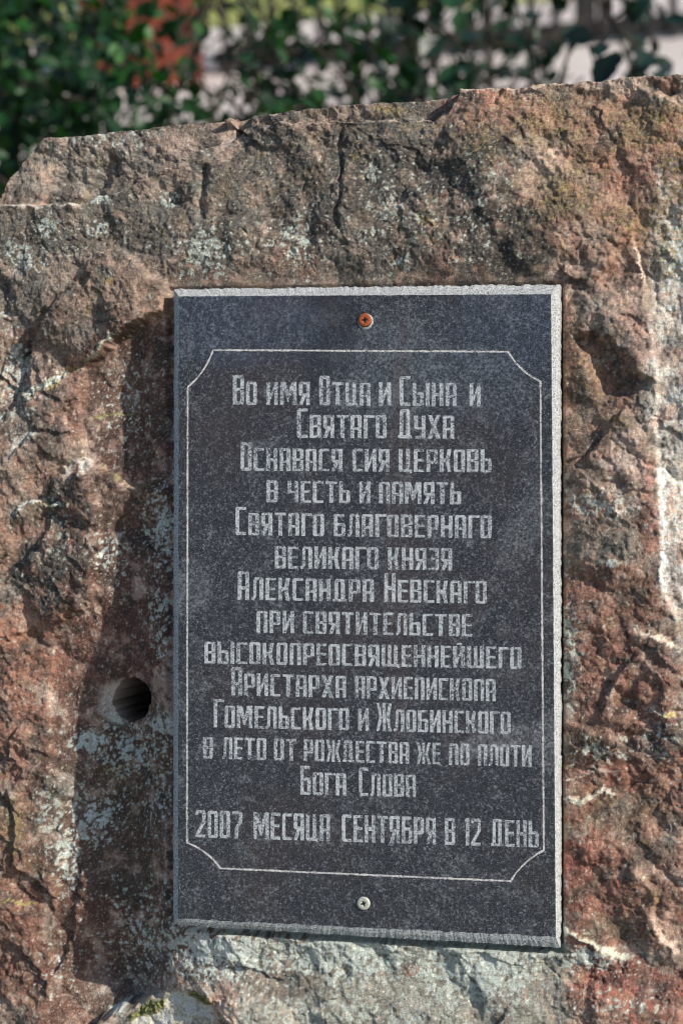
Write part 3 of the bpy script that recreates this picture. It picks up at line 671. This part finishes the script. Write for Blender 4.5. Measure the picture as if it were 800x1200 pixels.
# ---- narrow block lettering: each glyph is a set of convex pieces in a w x 1 cell
SV, SH = 0.335, 0.11
def q4(x0, y0, x1, y1): return [(x0, y0), (x1, y0), (x1, y1), (x0, y1)]
def LB(c0=1, c1=1, y0=0, y1=1, x=0):               # left bar with bevelled outer corners
    a = .12; b = .07
    p = [(x + (a if c0 else 0), y0), (x + SV, y0), (x + SV, y1), (x + (a if c1 else 0), y1)]
    if c1: p.append((x, y1 - b))
    if c0: p.append((x, y0 + b))
    return p
def RB(c0=1, c1=1, y0=0, y1=1, x=1): return [(2 * (x - .5) + 0 - (px_ - 0) if False else x - px_, py_) for px_, py_ in LB(c0, c1, y0, y1)][::-1]
def HB(y, x0=None, x1=None, h=SH): return q4(SV if x0 is None else x0, y, (1 - SV) if x1 is None else x1, y + h)
def DG(x0, y0, x1, y1, t): return [(x0, y0), (x0 + t, y0), (x1 + t, y1), (x1, y1)]
T = 1 - SH
G = {
 'А': (1, [LB(0, 1), RB(0, 1), HB(T), HB(.36)]),
 'Б': (1, [LB(0, 0), HB(T, SV, .92), RB(1, 1, 0, .60), HB(0), HB(.60 - SH)]),
 'В': (1, [LB(0, 0), RB(1, 0, 0, .50), RB(0, 1, .54, 1), HB(0), HB(T), HB(.46)]),
 'Г': (.86, [LB(0, 0), HB(T, SV, 1.0)]),
 'Д': (1.22, [[(.14, SH), (.46, SH), (.46, 1), (.26, 1), (.16, .9)], RB(0, 1, SH, 1, 1.06), q4(.0, 0, 1.22, SH), q4(.46, T, .72, 1)]),
 'Е': (.92, [LB(0, 0), HB(T, SV, .92), HB(.46, SV, .86), HB(0, SV, .92)]),
 'Ж': (1.55, [q4(.62, 0, .93, 1), DG(.0, 0, .28, .5, .30), DG(.28, .5, .0, 1, .30), DG(1.25, 0, .97, .5, .30), DG(.97, .5, 1.25, 1, .30)]),
 'З': (.95, [RB(1, 0, 0, .50, .95), RB(0, 1, .54, 1, .95), HB(0, 0, .6), HB(T, 0, .6), HB(.46, .22, .6)]),
 'И': (1.05, [LB(0, 0), RB(0, 0, x=1.05), [(SV, .12), (SV + .01, .12), (1.05 - SV, .62), (1.05 - SV, .90), (SV, .40)]]),
 'Й': (1.05, [LB(0, 0), RB(0, 0, x=1.05), [(SV, .12), (SV + .01, .12), (1.05 - SV, .62), (1.05 - SV, .90), (SV, .40)], q4(.28, 1.06, .78, 1.15)]),
 'К': (1.05, [LB(0, 0), [(SV, .40), (.52, .44), (.52, .60), (SV, .58)], DG(.52, .50, .70, 1, .33), DG(.70, 0, .48, .52, .33)]),
 'Л': (1.05, [[(.14, .06), (.42, .14), (.46, 1), (.28, 1), (.18, .9)], RB(0, 1, x=1.05), [(0, 0), (.22, 0), (.40, .14), (.0, .12)], q4(.46, T, .69, 1)]),
 'М': (1.5, [LB(0, 0), RB(0, 0, x=1.5), [(SV, .98), (SV, .62), (.66, .14), (.84, .14), (.90, .36), (.52, .98)], [(1.5 - SV, .98), (.98, .98), (.74, .40), (.84, .14), (1.5 - SV, .62)]]),
 'Н': (1.02, [LB(0, 0), RB(0, 0, x=1.02), q4(SV, .42, 1.02 - SV, .56)]),
 'О': (1, [LB(), RB(), HB(0), HB(T)]),
 'П': (1, [LB(0, 1), RB(0, 1), HB(T)]),
 'Р': (1, [LB(0, 0), RB(1, 1, .36, 1), HB(T), HB(.36)]),
 'С': (.95, [LB(), HB(0, SV, .95), HB(T, SV, .95)]),
 'Т': (1.05, [q4(.34, 0, .71, T), q4(0, T, 1.05, 1)]),
 'У': (1.0, [RB(1, 0, 0, 1), LB(1, 0, .40, 1), HB(.40), HB(0, .1, .64)]),
 'Х': (1.1, [DG(0, 0, .36, .52, .36), DG(.36, .50, .0, 1, .36), DG(.74, 0, .38, .50, .36), DG(.38, .51, .74, 1, .36)]),
 'Ц': (1.15, [LB(1, 0), RB(0, 0, x=1.0), HB(0), q4(1.0, -.06, 1.15, .10)]),
 'Ч': (1, [RB(0, 0), LB(1, 0, .42, 1), HB(.42)]),
 'Ш': (1.5, [LB(1, 0), RB(1, 0, x=1.5), q4(.60, SH, .90, 1), q4(SV, 0, 1.5 - SV, SH)]),
 'Щ': (1.6, [LB(1, 0), RB(0, 0, x=1.46), q4(.58, SH, .88, 1), q4(SV, 0, 1.46 - SV, SH), q4(1.46, -.06, 1.62, .10)]),
 'Ы': (1.5, [LB(0, 0), RB(1, 1, 0, .60), HB(0), HB(.60 - SH), q4(1.16, 0, 1.5, 1)]),
 'Ь': (1, [LB(0, 0), RB(1, 1, 0, .60), HB(0), HB(.60 - SH)]),
 'Ю': (1.5, [LB(0, 0), q4(SV, .44, .56, .58), LB(x=.56), RB(x=1.5), q4(.92, 0, 1.14, SH), q4(.92, T, 1.14, 1)]),
 'Я': (1, [RB(0, 0), LB(1, 1, .40, 1), HB(T), HB(.40), [(0, 0), (.32, 0), (1 - SV, .40), (.28, .40)]]),
 '0': (1, [LB(), RB(), HB(0), HB(T)]),
 '1': (.5, [q4(.14, 0, .5, 1), [(0, .80), (.14, .86), (.14, 1), (.10, 1), (0, .9)]]),
 '2': (1, [HB(T, .12, .64), RB(0, 1, .55, 1), [(0, SH), (.34, SH), (1, .55), (.64, .55)], HB(0, 0, 1.0), [(0, .84), (.28, .84), (.20, 1), (.12, 1), (0, .93)]]),
 '7': (1, [HB(T, 0, .64), RB(0, 1, .62, 1), [(.26, 0), (.60, 0), (.62, .42), (1, .62), (.62, .62), (.28, .40)]]),
}
# (words with x extents, cap-height flag, baseline left/right, letter height), photo positions
LINES = [
 ([('Во', 273, 301), ('имя', 312, 363), ('Отца', 374, 434), ('и', 444, 458), ('Сына', 468, 535), ('и', 550, 563)], (273, 474), (563, 476), 27),
 ([('Святаго', 348, 453), ('Духа', 466, 532)], (348, 513), (532, 514), 27),
 ([('Оснавася', 282, 401), ('сия', 413, 456), ('церковь', 467, 576)], (282, 551.5), (576, 553.5), 26.5),
 ([('в', 312, 325.5), ('честь', 337, 410), ('и', 421, 434), ('память', 444, 540)], (312, 588.5), (540, 591), 25.5),
 ([('Святаго', 276, 379.5), ('благовернаго', 391, 576)], (276, 627), (576, 631), 26.5),
 ([('великаго', 322, 443), ('князя', 454.5, 529.6)], (322, 666), (530, 668.5), 26),
 ([('Александра', 278.6, 438), ('Невскаго', 450, 570)], (279, 703), (570, 707.5), 26.5),
 ([('при', 300.6, 344.6), ('святительстве', 355, 553)], (300, 741.5), (553, 746), 26),
 ([('высокопреосвященнейшего', 239.5, 610.5)], (240, 777.5), (610, 784), 25.5),
 ([('Аристарха', 271, 405.5), ('архиепископа', 416, 580.5)], (271, 815), (580, 822), 26),
 ([('Гомельского', 250.5, 409), ('и', 419.5, 432), ('Жлобинского', 441, 598)], (250, 852.5), (598, 860.5), 26),
 ([('в', 238, 249.5), ('лето', 260.5, 312), ('от', 321, 347), ('рождества', 356, 479), ('же', 488, 516), ('по', 526, 549.7), ('плоти', 560, 622.4)], (238, 889), (620, 899), 25.5),
 ([('Бога', 352, 405.6), ('Слова', 420.4, 487)], (352, 931.6), (487, 934.4), 26.5),
 ([('2007', 229, 284), ('месяца', 297, 386.5), ('сентября', 400.6, 510.6), ('в', 521, 533), ('12', 544, 563), ('день', 575, 631)], (229, 981.5), (631, 993.5), 31.5),
]
GAP = 0.20
for words, (lx, ly), (rx_, ry), hh in LINES:
    V_ = []; F_ = []; kz = 0
    for w, x0, x1 in words:
        ws = [G[ch.upper()][0] for ch in w]; tot = sum(ws) + GAP * (len(w) - 1); sc = (x1 - x0) / tot
        cur = x0
        for i, ch in enumerate(w):
            gw, pieces = G[ch.upper()]
            hgt = hh * (1.27 if ch.isupper() else 1.0) * random.uniform(.985, 1.015)
            for pc in pieces:
                b0 = len(V_); yo = yF - 0.00004 - 0.00002 * (kz % 5); kz += 1
                for (gx_, gy_) in pc:
                    u = cur + gx_ * sc + random.uniform(-.22, .22); bl = ly + (ry - ly) * (u - lx) / max(1, rx_ - lx)
                    X_, Z_ = px(u, bl - gy_ * hgt + random.uniform(-.22, .22), yF)
                    V_.append((float(X_), yo, float(Z_)))
                F_.append(tuple(range(b0, len(V_))))
            cur += (gw + GAP) * sc
    o = mesh_obj('inscription_line', V_, F_, M_letter, plaque)
    o['label'] = 'engraved line reading ' + ' '.join(w for w, _, _ in words)

# ---- screws
def screw(u, v, mat, dark, label, rot, washer=None):
    x, z = (float(t) for t in px(u, v, yF)); rr = 7.7 * MP
    V_ = []; F_ = []; prof = [(1.0, 0.0), (1.0, .0006), (.93, .0012), (.70, .0015), (.46, .0013)]
    n_ = 40
    for r_, h_ in prof:
        for k in range(n_):
            a = 2 * math.pi * k / n_; V_.append((rr * r_ * math.cos(a), -h_, rr * r_ * math.sin(a)))
    for s_ in range(len(prof) - 1):
        for k in range(n_): F_.append((s_ * n_ + k, s_ * n_ + (k + 1) % n_, (s_ + 1) * n_ + (k + 1) % n_, (s_ + 1) * n_ + k)[::-1])
    # cross recess: star outline joined to the last ring, going down
    def star(r_out, r_in, dep):
        out = []
        for k in range(n_):
            a = 2 * math.pi * k / n_ + math.pi / n_ * 0; c_ = abs(math.cos(2 * (a - rot)))
            r_ = r_in + (r_out - r_in) * c_ ** 3
            out.append((rr * r_ * math.cos(a), dep, rr * r_ * math.sin(a)))
        return out
    b = len(V_) - n_; V_ += star(.44, .20, -.0013); b2 = len(V_) - n_; V_ += star(.34, .13, .0008); b3 = len(V_) - n_
    V_.append((0, .0016, 0)); cc_ = len(V_) - 1
    fm = len(F_)
    for k in range(n_): F_.append((b + k, b + (k + 1) % n_, b2 + (k + 1) % n_, b2 + k)[::-1])
    fd = len(F_)
    for k in range(n_): F_.append((b2 + k, b2 + (k + 1) % n_, b3 + (k + 1) % n_, b3 + k)[::-1])
    for k in range(n_): F_.append((b3 + k, b3 + (k + 1) % n_, cc_)[::-1])
    o = mesh_obj('screw', V_, F_, mat, plaque, True); o.data.materials.append(dark)
    o.data.polygons.foreach_set('material_index', [0 if i < fd else 1 for i in range(len(F_))])
    o.location = (x, yF - 0.0002, z); o['label'] = label
    if washer:
        V2 = []; F2 = []; n2 = 40
        for r_, h_ in ((1.18, 0.0), (1.12, .0003), (.9, .0003)):
            for k in range(n2): a = 2 * math.pi * k / n2; V2.append((rr * r_ * math.cos(a), -h_, rr * r_ * math.sin(a)))
        for s_ in range(2):
            for k in range(n2): F2.append((s_ * n2 + k, s_ * n2 + (k + 1) % n2, (s_ + 1) * n2 + (k + 1) % n2, (s_ + 1) * n2 + k)[::-1])
        w_ = mesh_obj('drill_rim', V2, F2, washer, plaque, True); w_.location = (x + 0.8 * MP, yF - 0.0001, z - 1.4 * MP)
def metal(name, c1, c2, rough, met):
    g = NB(name); co = g.coord(); a = g.noise(1600, 4, 0.7, co)
    g.l(g.ramp(a, [(0.35, c1), (0.62, c2)]), g.b.inputs['Base Color']); g.b.inputs['Roughness'].default_value = rough; g.b.inputs['Metallic'].default_value = met
    g.bump(a, 0.0002, 0.6); return g.m
M_rust = metal('rusted_screw', lin((104, 46, 22)), lin((184, 98, 50)), 0.75, 0.0)
M_zinc = metal('zinc_screw', lin((176, 176, 160)), lin((214, 216, 200)), 0.45, 0.35)
M_dark = metal('screw_recess', lin((18, 12, 12)), lin((52, 36, 34)), 0.9, 0.0)
M_dark2 = metal('screw_recess_grey', lin((22, 22, 28)), lin((60, 62, 70)), 0.8, 0.2)
screw(427.5, 375, M_rust, M_dark, 'rusty orange cross-head screw near the top edge', 0.05, M_edge)
screw(426, 1059, M_zinc, M_dark2, 'clean silvery cross-head screw near the bottom edge', 0.35)

# ================================================================== BACKGROUND
def gnd(name, rect, z, mat, kind='structure'):
    x0, y0, x1, y1 = rect
    o = mesh_obj(name, [(x0, y0, z), (x1, y0, z), (x1, y1, z), (x0, y1, z)], [(0, 1, 2, 3)], mat)
    o['kind'] = kind; return o
def flat_mat(name, cols, scale, rough=0.9, bump=0.01, det=5):
    g = NB(name); co = g.coord(); a = g.noise(scale, det, 0.65, co)
    g.l(g.ramp(a, [(0.30 + 0.4 * i / (len(cols) - 1), lin(c_)) for i, c_ in enumerate(cols)]), g.b.inputs['Base Color'])
    g.b.inputs['Roughness'].default_value = rough
    if bump: g.bump(a, bump, 0.6)
    return g.m
M_soil = flat_mat('dry_soil', [(70, 60, 46), (96, 84, 64), (84, 92, 50)], 6)
M_pave = flat_mat('pale_concrete_paving', [(186, 176, 170), (204, 194, 188), (214, 206, 200)], 3, bump=0.002)
M_lawn = flat_mat('sunlit_lawn', [(120, 132, 60), (150, 156, 80), (166, 168, 100)], 5)
gnd('ground', (-150, -60, 150, 240), 0.0, M_soil)
def sight(u, v, dist=None, z=None):                # world point along the sight line of a photo point
    d = (cam.matrix_world.to_3x3() @ Vector(((u - 400) / FPX, -(v - 600) / FPX, -1))).normalized()
    t = (z - CW.z) / d.z if z is not None else (dist - (CW.y)) / d.y if False else dist / math.hypot(d.x, d.y)
    return CW + d * t
vd = cam.matrix_world.to_3x3() @ Vector((0, 0, -1)); HEAD = math.atan2(-vd.x, vd.y)     # the street runs square to the view
BG = Matrix.Translation((CW.x, CW.y, 0)) @ Matrix.Rotation(HEAD, 4, 'Z')
BGI = BG.inverted()
def fwd(v): return (BGI @ sight(400, v, z=0)).y
yL, yP, yf = fwd(22), fwd(225), fwd(76)
for nm, rc, z_, mt in (('pavement', (-60, yP, 60, yL), 0.004, M_pave), ('lawn', (-60, yL, 60, yL + 60), 0.006, M_lawn)):
    gnd(nm, rc, z_, mt).matrix_world = BG
def bgx(u, f): return (u - 400) / FPX * f / math.cos(math.asin(-vd.z)) * 1.0
def at_f(u, v, f):                                   # height of the sight line where it crosses forward distance f
    d = BGI.to_3x3() @ (cam.matrix_world.to_3x3() @ Vector(((u - 400) / FPX, -(v - 600) / FPX, -1)))
    return CW.z + d.z * f / d.y, d.x * f / d.y
# iron fence behind the paving
M_iron = flat_mat('dark_painted_iron', [(20, 20, 22), (34, 32, 32)], 20, 0.55, 0.0)
def box(V_, F_, c, s, bev=0.0):
    b = len(V_)
    for dx in (-1, 1):
        for dy in (-1, 1):
            for dz in (-1, 1): V_.append((c[0] + dx * s[0] / 2, c[1] + dy * s[1] / 2, c[2] + dz * s[2] / 2))
    F_ += [tuple(b + i for i in f) for f in ((0, 1, 3, 2), (4, 6, 7, 5), (0, 4, 5, 1), (2, 3, 7, 6), (0, 2, 6, 4), (1, 5, 7, 3))]
fence = bpy.data.objects.new('iron_fence', None); COL.objects.link(fence); 
rail_z = at_f(680, 36, yf)[0]
fx = at_f(650, 30, yf)[1]; fence.matrix_world = BG @ Matrix.Translation((fx, yf, 0))
tag(fence, 'low dark iron fence with thin upright bars behind the shrubs', 'fence')
bpy.context.view_layer.update()
x_from, x_to = at_f(250, 40, yf)[1] - fx, 3.6 - fx
for zc, hgt in ((rail_z, 0.080), (0.95, 0.04)):
    V_ = []; F_ = []; box(V_, F_, ((x_from + x_to) / 2, 0, zc), (x_to - x_from, 0.03, hgt)); mesh_obj('rail', V_, F_, M_iron, fence)
V_ = []; F_ = []; 
pitch = at_f(677, 30, yf)[1] - at_f(649.5, 30, yf)[1]
box(V_, F_, (0, -0.024, 1.02 / 2), (0.034, 0.02, 1.02)); b = len(V_)
V_.append((0, -0.024, 1.07)); F_ += [(1, 3, b), (3, 7, b), (7, 5, b), (5, 1, b)]
pm_ = bpy.data.meshes.new('picket'); pm_.from_pydata(V_, [], F_); pm_.materials.append(M_iron)
k = math.ceil(x_from / pitch)
while k * pitch < x_to:
    o = bpy.data.objects.new('picket', pm_); COL.objects.link(o); o.parent = fence; o.location = (k * pitch, 0, 0); k += 1
V_ = []; F_ = []; box(V_, F_, (0, 0.0, 0.55), (0.05, 0.05, 1.1)); box(V_, F_, (0, 0, 1.11), (0.064, 0.064, 0.02))
po = bpy.data.meshes.new('post'); po.from_pydata(V_, [], F_); po.materials.append(M_iron)
for i in (-1, 0, 1):
    o = bpy.data.objects.new('post', po); COL.objects.link(o); o.parent = fence; o.location = (pitch * 1.5 + i * 1.8, 0, 0)
# brick pillar at the fence's end
pxa, pxb = at_f(103, 60, yf)[1], at_f(236, 60, yf)[1]
PWd = pxb - pxa
g = NB('red_brick'); co = g.coord()
bt = g.n('ShaderNodeTexNoise', _Scale=9.0, _Detail=4.0); g.l(co, bt.inputs['Vector'])
g.l(g.ramp(bt.outputs['Fac'], [(0.3, lin((84, 36, 26))), (0.5, lin((118, 48, 34))), (0.7, lin((140, 64, 44)))]), g.b.inputs['Base Color']); g.b.inputs['Roughness'].default_value = 0.85
M_brick = g.m; M_mort = flat_mat('mortar', [(120, 96, 84), (140, 116, 100)], 30)
pil = bpy.data.objects.new('brick_pillar', None); COL.objects.link(pil); pil.matrix_world = BG @ Matrix.Translation(((pxa + pxb) / 2, yf, 0))
tag(pil, 'square red brick pillar half hidden by shrubs at the left end of the iron fence', 'pillar')
V_ = []; F_ = []; box(V_, F_, (0, 0, 0.8), (PWd - 0.012, 0.38, 1.6)); mesh_obj('core', V_, F_, M_mort, pil)
V_ = []; F_ = []; box(V_, F_, (0, 0, 0), (0.122, 0.0, 0.063)) if False else None
bw = (PWd + 0.0) / 2 - 0.008
def brick_mesh(sx, sy):
    V_ = []; F_ = []; box(V_, F_, (0, 0, 0), (sx, sy, 0.066)); m_ = bpy.data.meshes.new('brick'); m_.from_pydata(V_, [], F_); m_.materials.append(M_brick); return m_
bmF, bmS = brick_mesh(bw, 0.10), brick_mesh(0.10, 0.125)
for r_ in range(20):
    z_ = 0.04 + r_ * 0.0765
    for sgn in (-1, 1):
        o = bpy.data.objects.new('brick', bmF); COL.objects.link(o); o.parent = pil; o.location = (sgn * (bw / 2 + 0.004), -0.145 + random.uniform(-.003, .003), z_)
    for k in range(2):
        o = bpy.data.objects.new('brick', bmS); COL.objects.link(o); o.parent = pil; o.location = (PWd / 2 - 0.05 + random.uniform(-.003, .003), -0.027 + k * 0.133, z_)
V_ = []; F_ = []; box(V_, F_, (0, 0, 1.64), (PWd + 0.06, 0.46, 0.07)); mesh_obj('cap', V_, F_, M_mort, pil)

# ---- shrubs
def leaf_mat(name, c1, c2, c3):
    g = NB(name); co = g.coord(); a_ = g.noise(14, 2, 0.5, co)
    inf = g.n('ShaderNodeVertexColor', layer_name='leaf_tone')
    c = g.ramp(inf.outputs[0], [(0.0, lin(c1)), (0.55, lin(c2)), (1.0, lin(c3))])
    g.l(c, g.b.inputs['Base Color']); g.b.inputs['Roughness'].default_value = 0.42
    tr = g.n('ShaderNodeBsdfTranslucent'); g.l(g.mix(1.0, c, (0.9, 1.25, 0.4), 'MULTIPLY'), tr.inputs[0])
    ms = g.n('ShaderNodeMixShader'); ms.inputs[0].default_value = 0.22
    g.l(g.b.outputs[0], ms.inputs[1]); g.l(tr.outputs[0], ms.inputs[2]); g.l(ms.outputs[0], g.t.nodes['Material Output'].inputs[0]); return g.m
M_lf = [leaf_mat('dark_shrub_leaf', (14, 38, 20), (26, 64, 30), (56, 110, 42)), leaf_mat('bluish_shrub_leaf', (9, 28, 20), (16, 46, 30), (34, 74, 40)), leaf_mat('fresh_shrub_leaf', (14, 42, 16), (28, 68, 24), (52, 98, 36))]
M_bark = flat_mat('shrub_bark', [(40, 34, 28), (62, 54, 44)], 40)
LP = np.array([(0, 0, 0), (.30, .30, .06), (.36, .62, .04), (0, 1.05, -.10), (-.36, .62, .04), (-.30, .30, .06), (0, .55, -.03)], float)
LF = [(0, 1, 6), (1, 2, 6), (2, 3, 6), (3, 4, 6), (4, 5, 6), (5, 0, 6)]
def shrub(u, dist, rad, hgt, nl, ls, mat, label, z0=0.15, vv=80):
    p = sight(u, vv, dist=dist); p.z = 0
    e = bpy.data.objects.new('shrub', None); COL.objects.link(e); e.location = p
    tag(e, label, 'shrub', 'shrubs growing behind the boulder')
    rg = np.random.default_rng(int(u * 7 + dist * 100) & 0xffff)
    # stems
    V_ = []; F_ = []; tips = []
    for k in range(9):
        az = rg.uniform(0, 2 * math.pi); pos = np.array([rg.uniform(-.05, .05), rg.uniform(-.05, .05), 0.0]); d = np.array([math.cos(az) * .35, math.sin(az) * .35, 1.0]); rd = .011
        pts = [pos.copy()]
        for s_ in range(7):
            d += rg.normal(0, .14, 3) * [1, 1, .3]; d /= np.linalg.norm(d); pos = pos + d * hgt / 6.5; pts.append(pos.copy())
            if s_ > 1: tips.append((pos.copy(), d.copy()))
            if s_ > 0:
                for _ in range(2):
                    sd = d + rg.normal(0, .8, 3); sd /= np.linalg.norm(sd); q_ = pos.copy()
                    tw = [q_.copy()]
                    for _k in range(3): q_ = q_ + sd * rad * .22; sd = sd + rg.normal(0, .2, 3); tips.append((q_.copy(), sd / np.linalg.norm(sd))); tw.append(q_.copy())
                    for i in range(3): _tube(V_, F_, tw[i], tw[i + 1], .004 - .001 * i, .003 - .001 * i * .8)
        for i in range(len(pts) - 1): _tube(V_, F_, pts[i], pts[i + 1], rd * (1 - i / 8), rd * (1 - (i + 1) / 8))
    mesh_obj('branches', V_, F_, M_bark, e)
    LV = []; LFc = []; tone = []
    for k in range(nl):
        tp, td = tips[rg.integers(len(tips))]
        c_ = tp + rg.normal(0, .045, 3)
        rx = c_[0] / rad; 
        if abs(rx) > 1.1 or c_[2] < z0 * .5: continue
        yv = td + rg.normal(0, .7, 3); yv /= np.linalg.norm(yv)
        up = np.array([.25, -.15, 1.0]) + rg.normal(0, .45, 3); xv = np.cross(yv, up); xv /= np.linalg.norm(xv) + 1e-9; zv = np.cross(xv, yv)
        s_ = ls * rg.uniform(.6, 1.2)
        b = len(LV)
        for lp in LP: LV.append(tuple(c_ + s_ * (xv * lp[0] + yv * lp[1] + zv * lp[2])))
        t_ = float(np.clip(rg.normal(.45, .25), 0, 1)); tone += [t_] * 7
        LFc += [tuple(b + i for i in f) for f in LF]
    fo = mesh_obj('foliage', LV, LFc, mat, e); fo['kind'] = 'stuff'
    at_ = fo.data.color_attributes.new('leaf_tone', 'FLOAT_COLOR', 'POINT')
    cc = np.repeat(np.array(tone, np.float32)[:, None], 4, 1); at_.data.foreach_set('color', cc.ravel())
    return e
def _tube(V_, F_, a, b, r0, r1, n_=5):
    a = np.asarray(a); b = np.asarray(b); d = b - a; L = np.linalg.norm(d)
    if L < 1e-6: return
    d = d / L; u_ = np.cross(d, [0.3, 0.9, 0.1]); u_ /= np.linalg.norm(u_); v_ = np.cross(d, u_); s = len(V_)
    for c_, r_ in ((a, r0), (b, r1)):
        for k in range(n_): t = 2 * math.pi * k / n_; V_.append(tuple(c_ + r_ * (u_ * math.cos(t) + v_ * math.sin(t))))
    for k in range(n_): F_.append((s + k, s + (k + 1) % n_, s + n_ + (k + 1) % n_, s + n_ + k))
shrub(-10, 3.9, .30, .80, 2200, .034, M_lf[0], 'dark green shrub at the far left above the sloping shoulder of the boulder')
shrub(62, 3.5, .19, .80, 2500, .038, M_lf[0], 'dense dark shrub just left of the brick pillar')
shrub(125, 3.2, .10, .64, 1100, .036, M_lf[2], 'fresh green shrub standing in front of the brick pillar')
shrub(108, 3.9, .10, .84, 1300, .038, M_lf[0], 'dark shrub close in front of the brick pillar')
shrub(192, 3.4, .11, .55, 1300, .038, M_lf[0], 'low dense dark shrub hiding the foot of the brick pillar')
shrub(378, 4.2, .165, .80, 900, .036, M_lf[0], 'airy green shrub just right of the brick pillar')
shrub(410, 3.6, .20, .74, 900, .038, M_lf[2], 'light green shrub behind the middle of the boulder')
shrub(500, 3.9, .22, .80, 640, .046, M_lf[1], 'bluish green shrub between the light green one and the open stretch of fence')
shrub(555, 3.4, .12, .84, 560, .048, M_lf[1], 'large leaved dark shrub at the left side of the open stretch of fence')
shrub(690, 3.3, .17, .50, 360, .046, M_lf[1], 'low large leaved shrub in front of the open stretch of fence')
shrub(825, 3.5, .13, .86, 800, .052, M_lf[1], 'tall large leaved dark shrub at the far right')
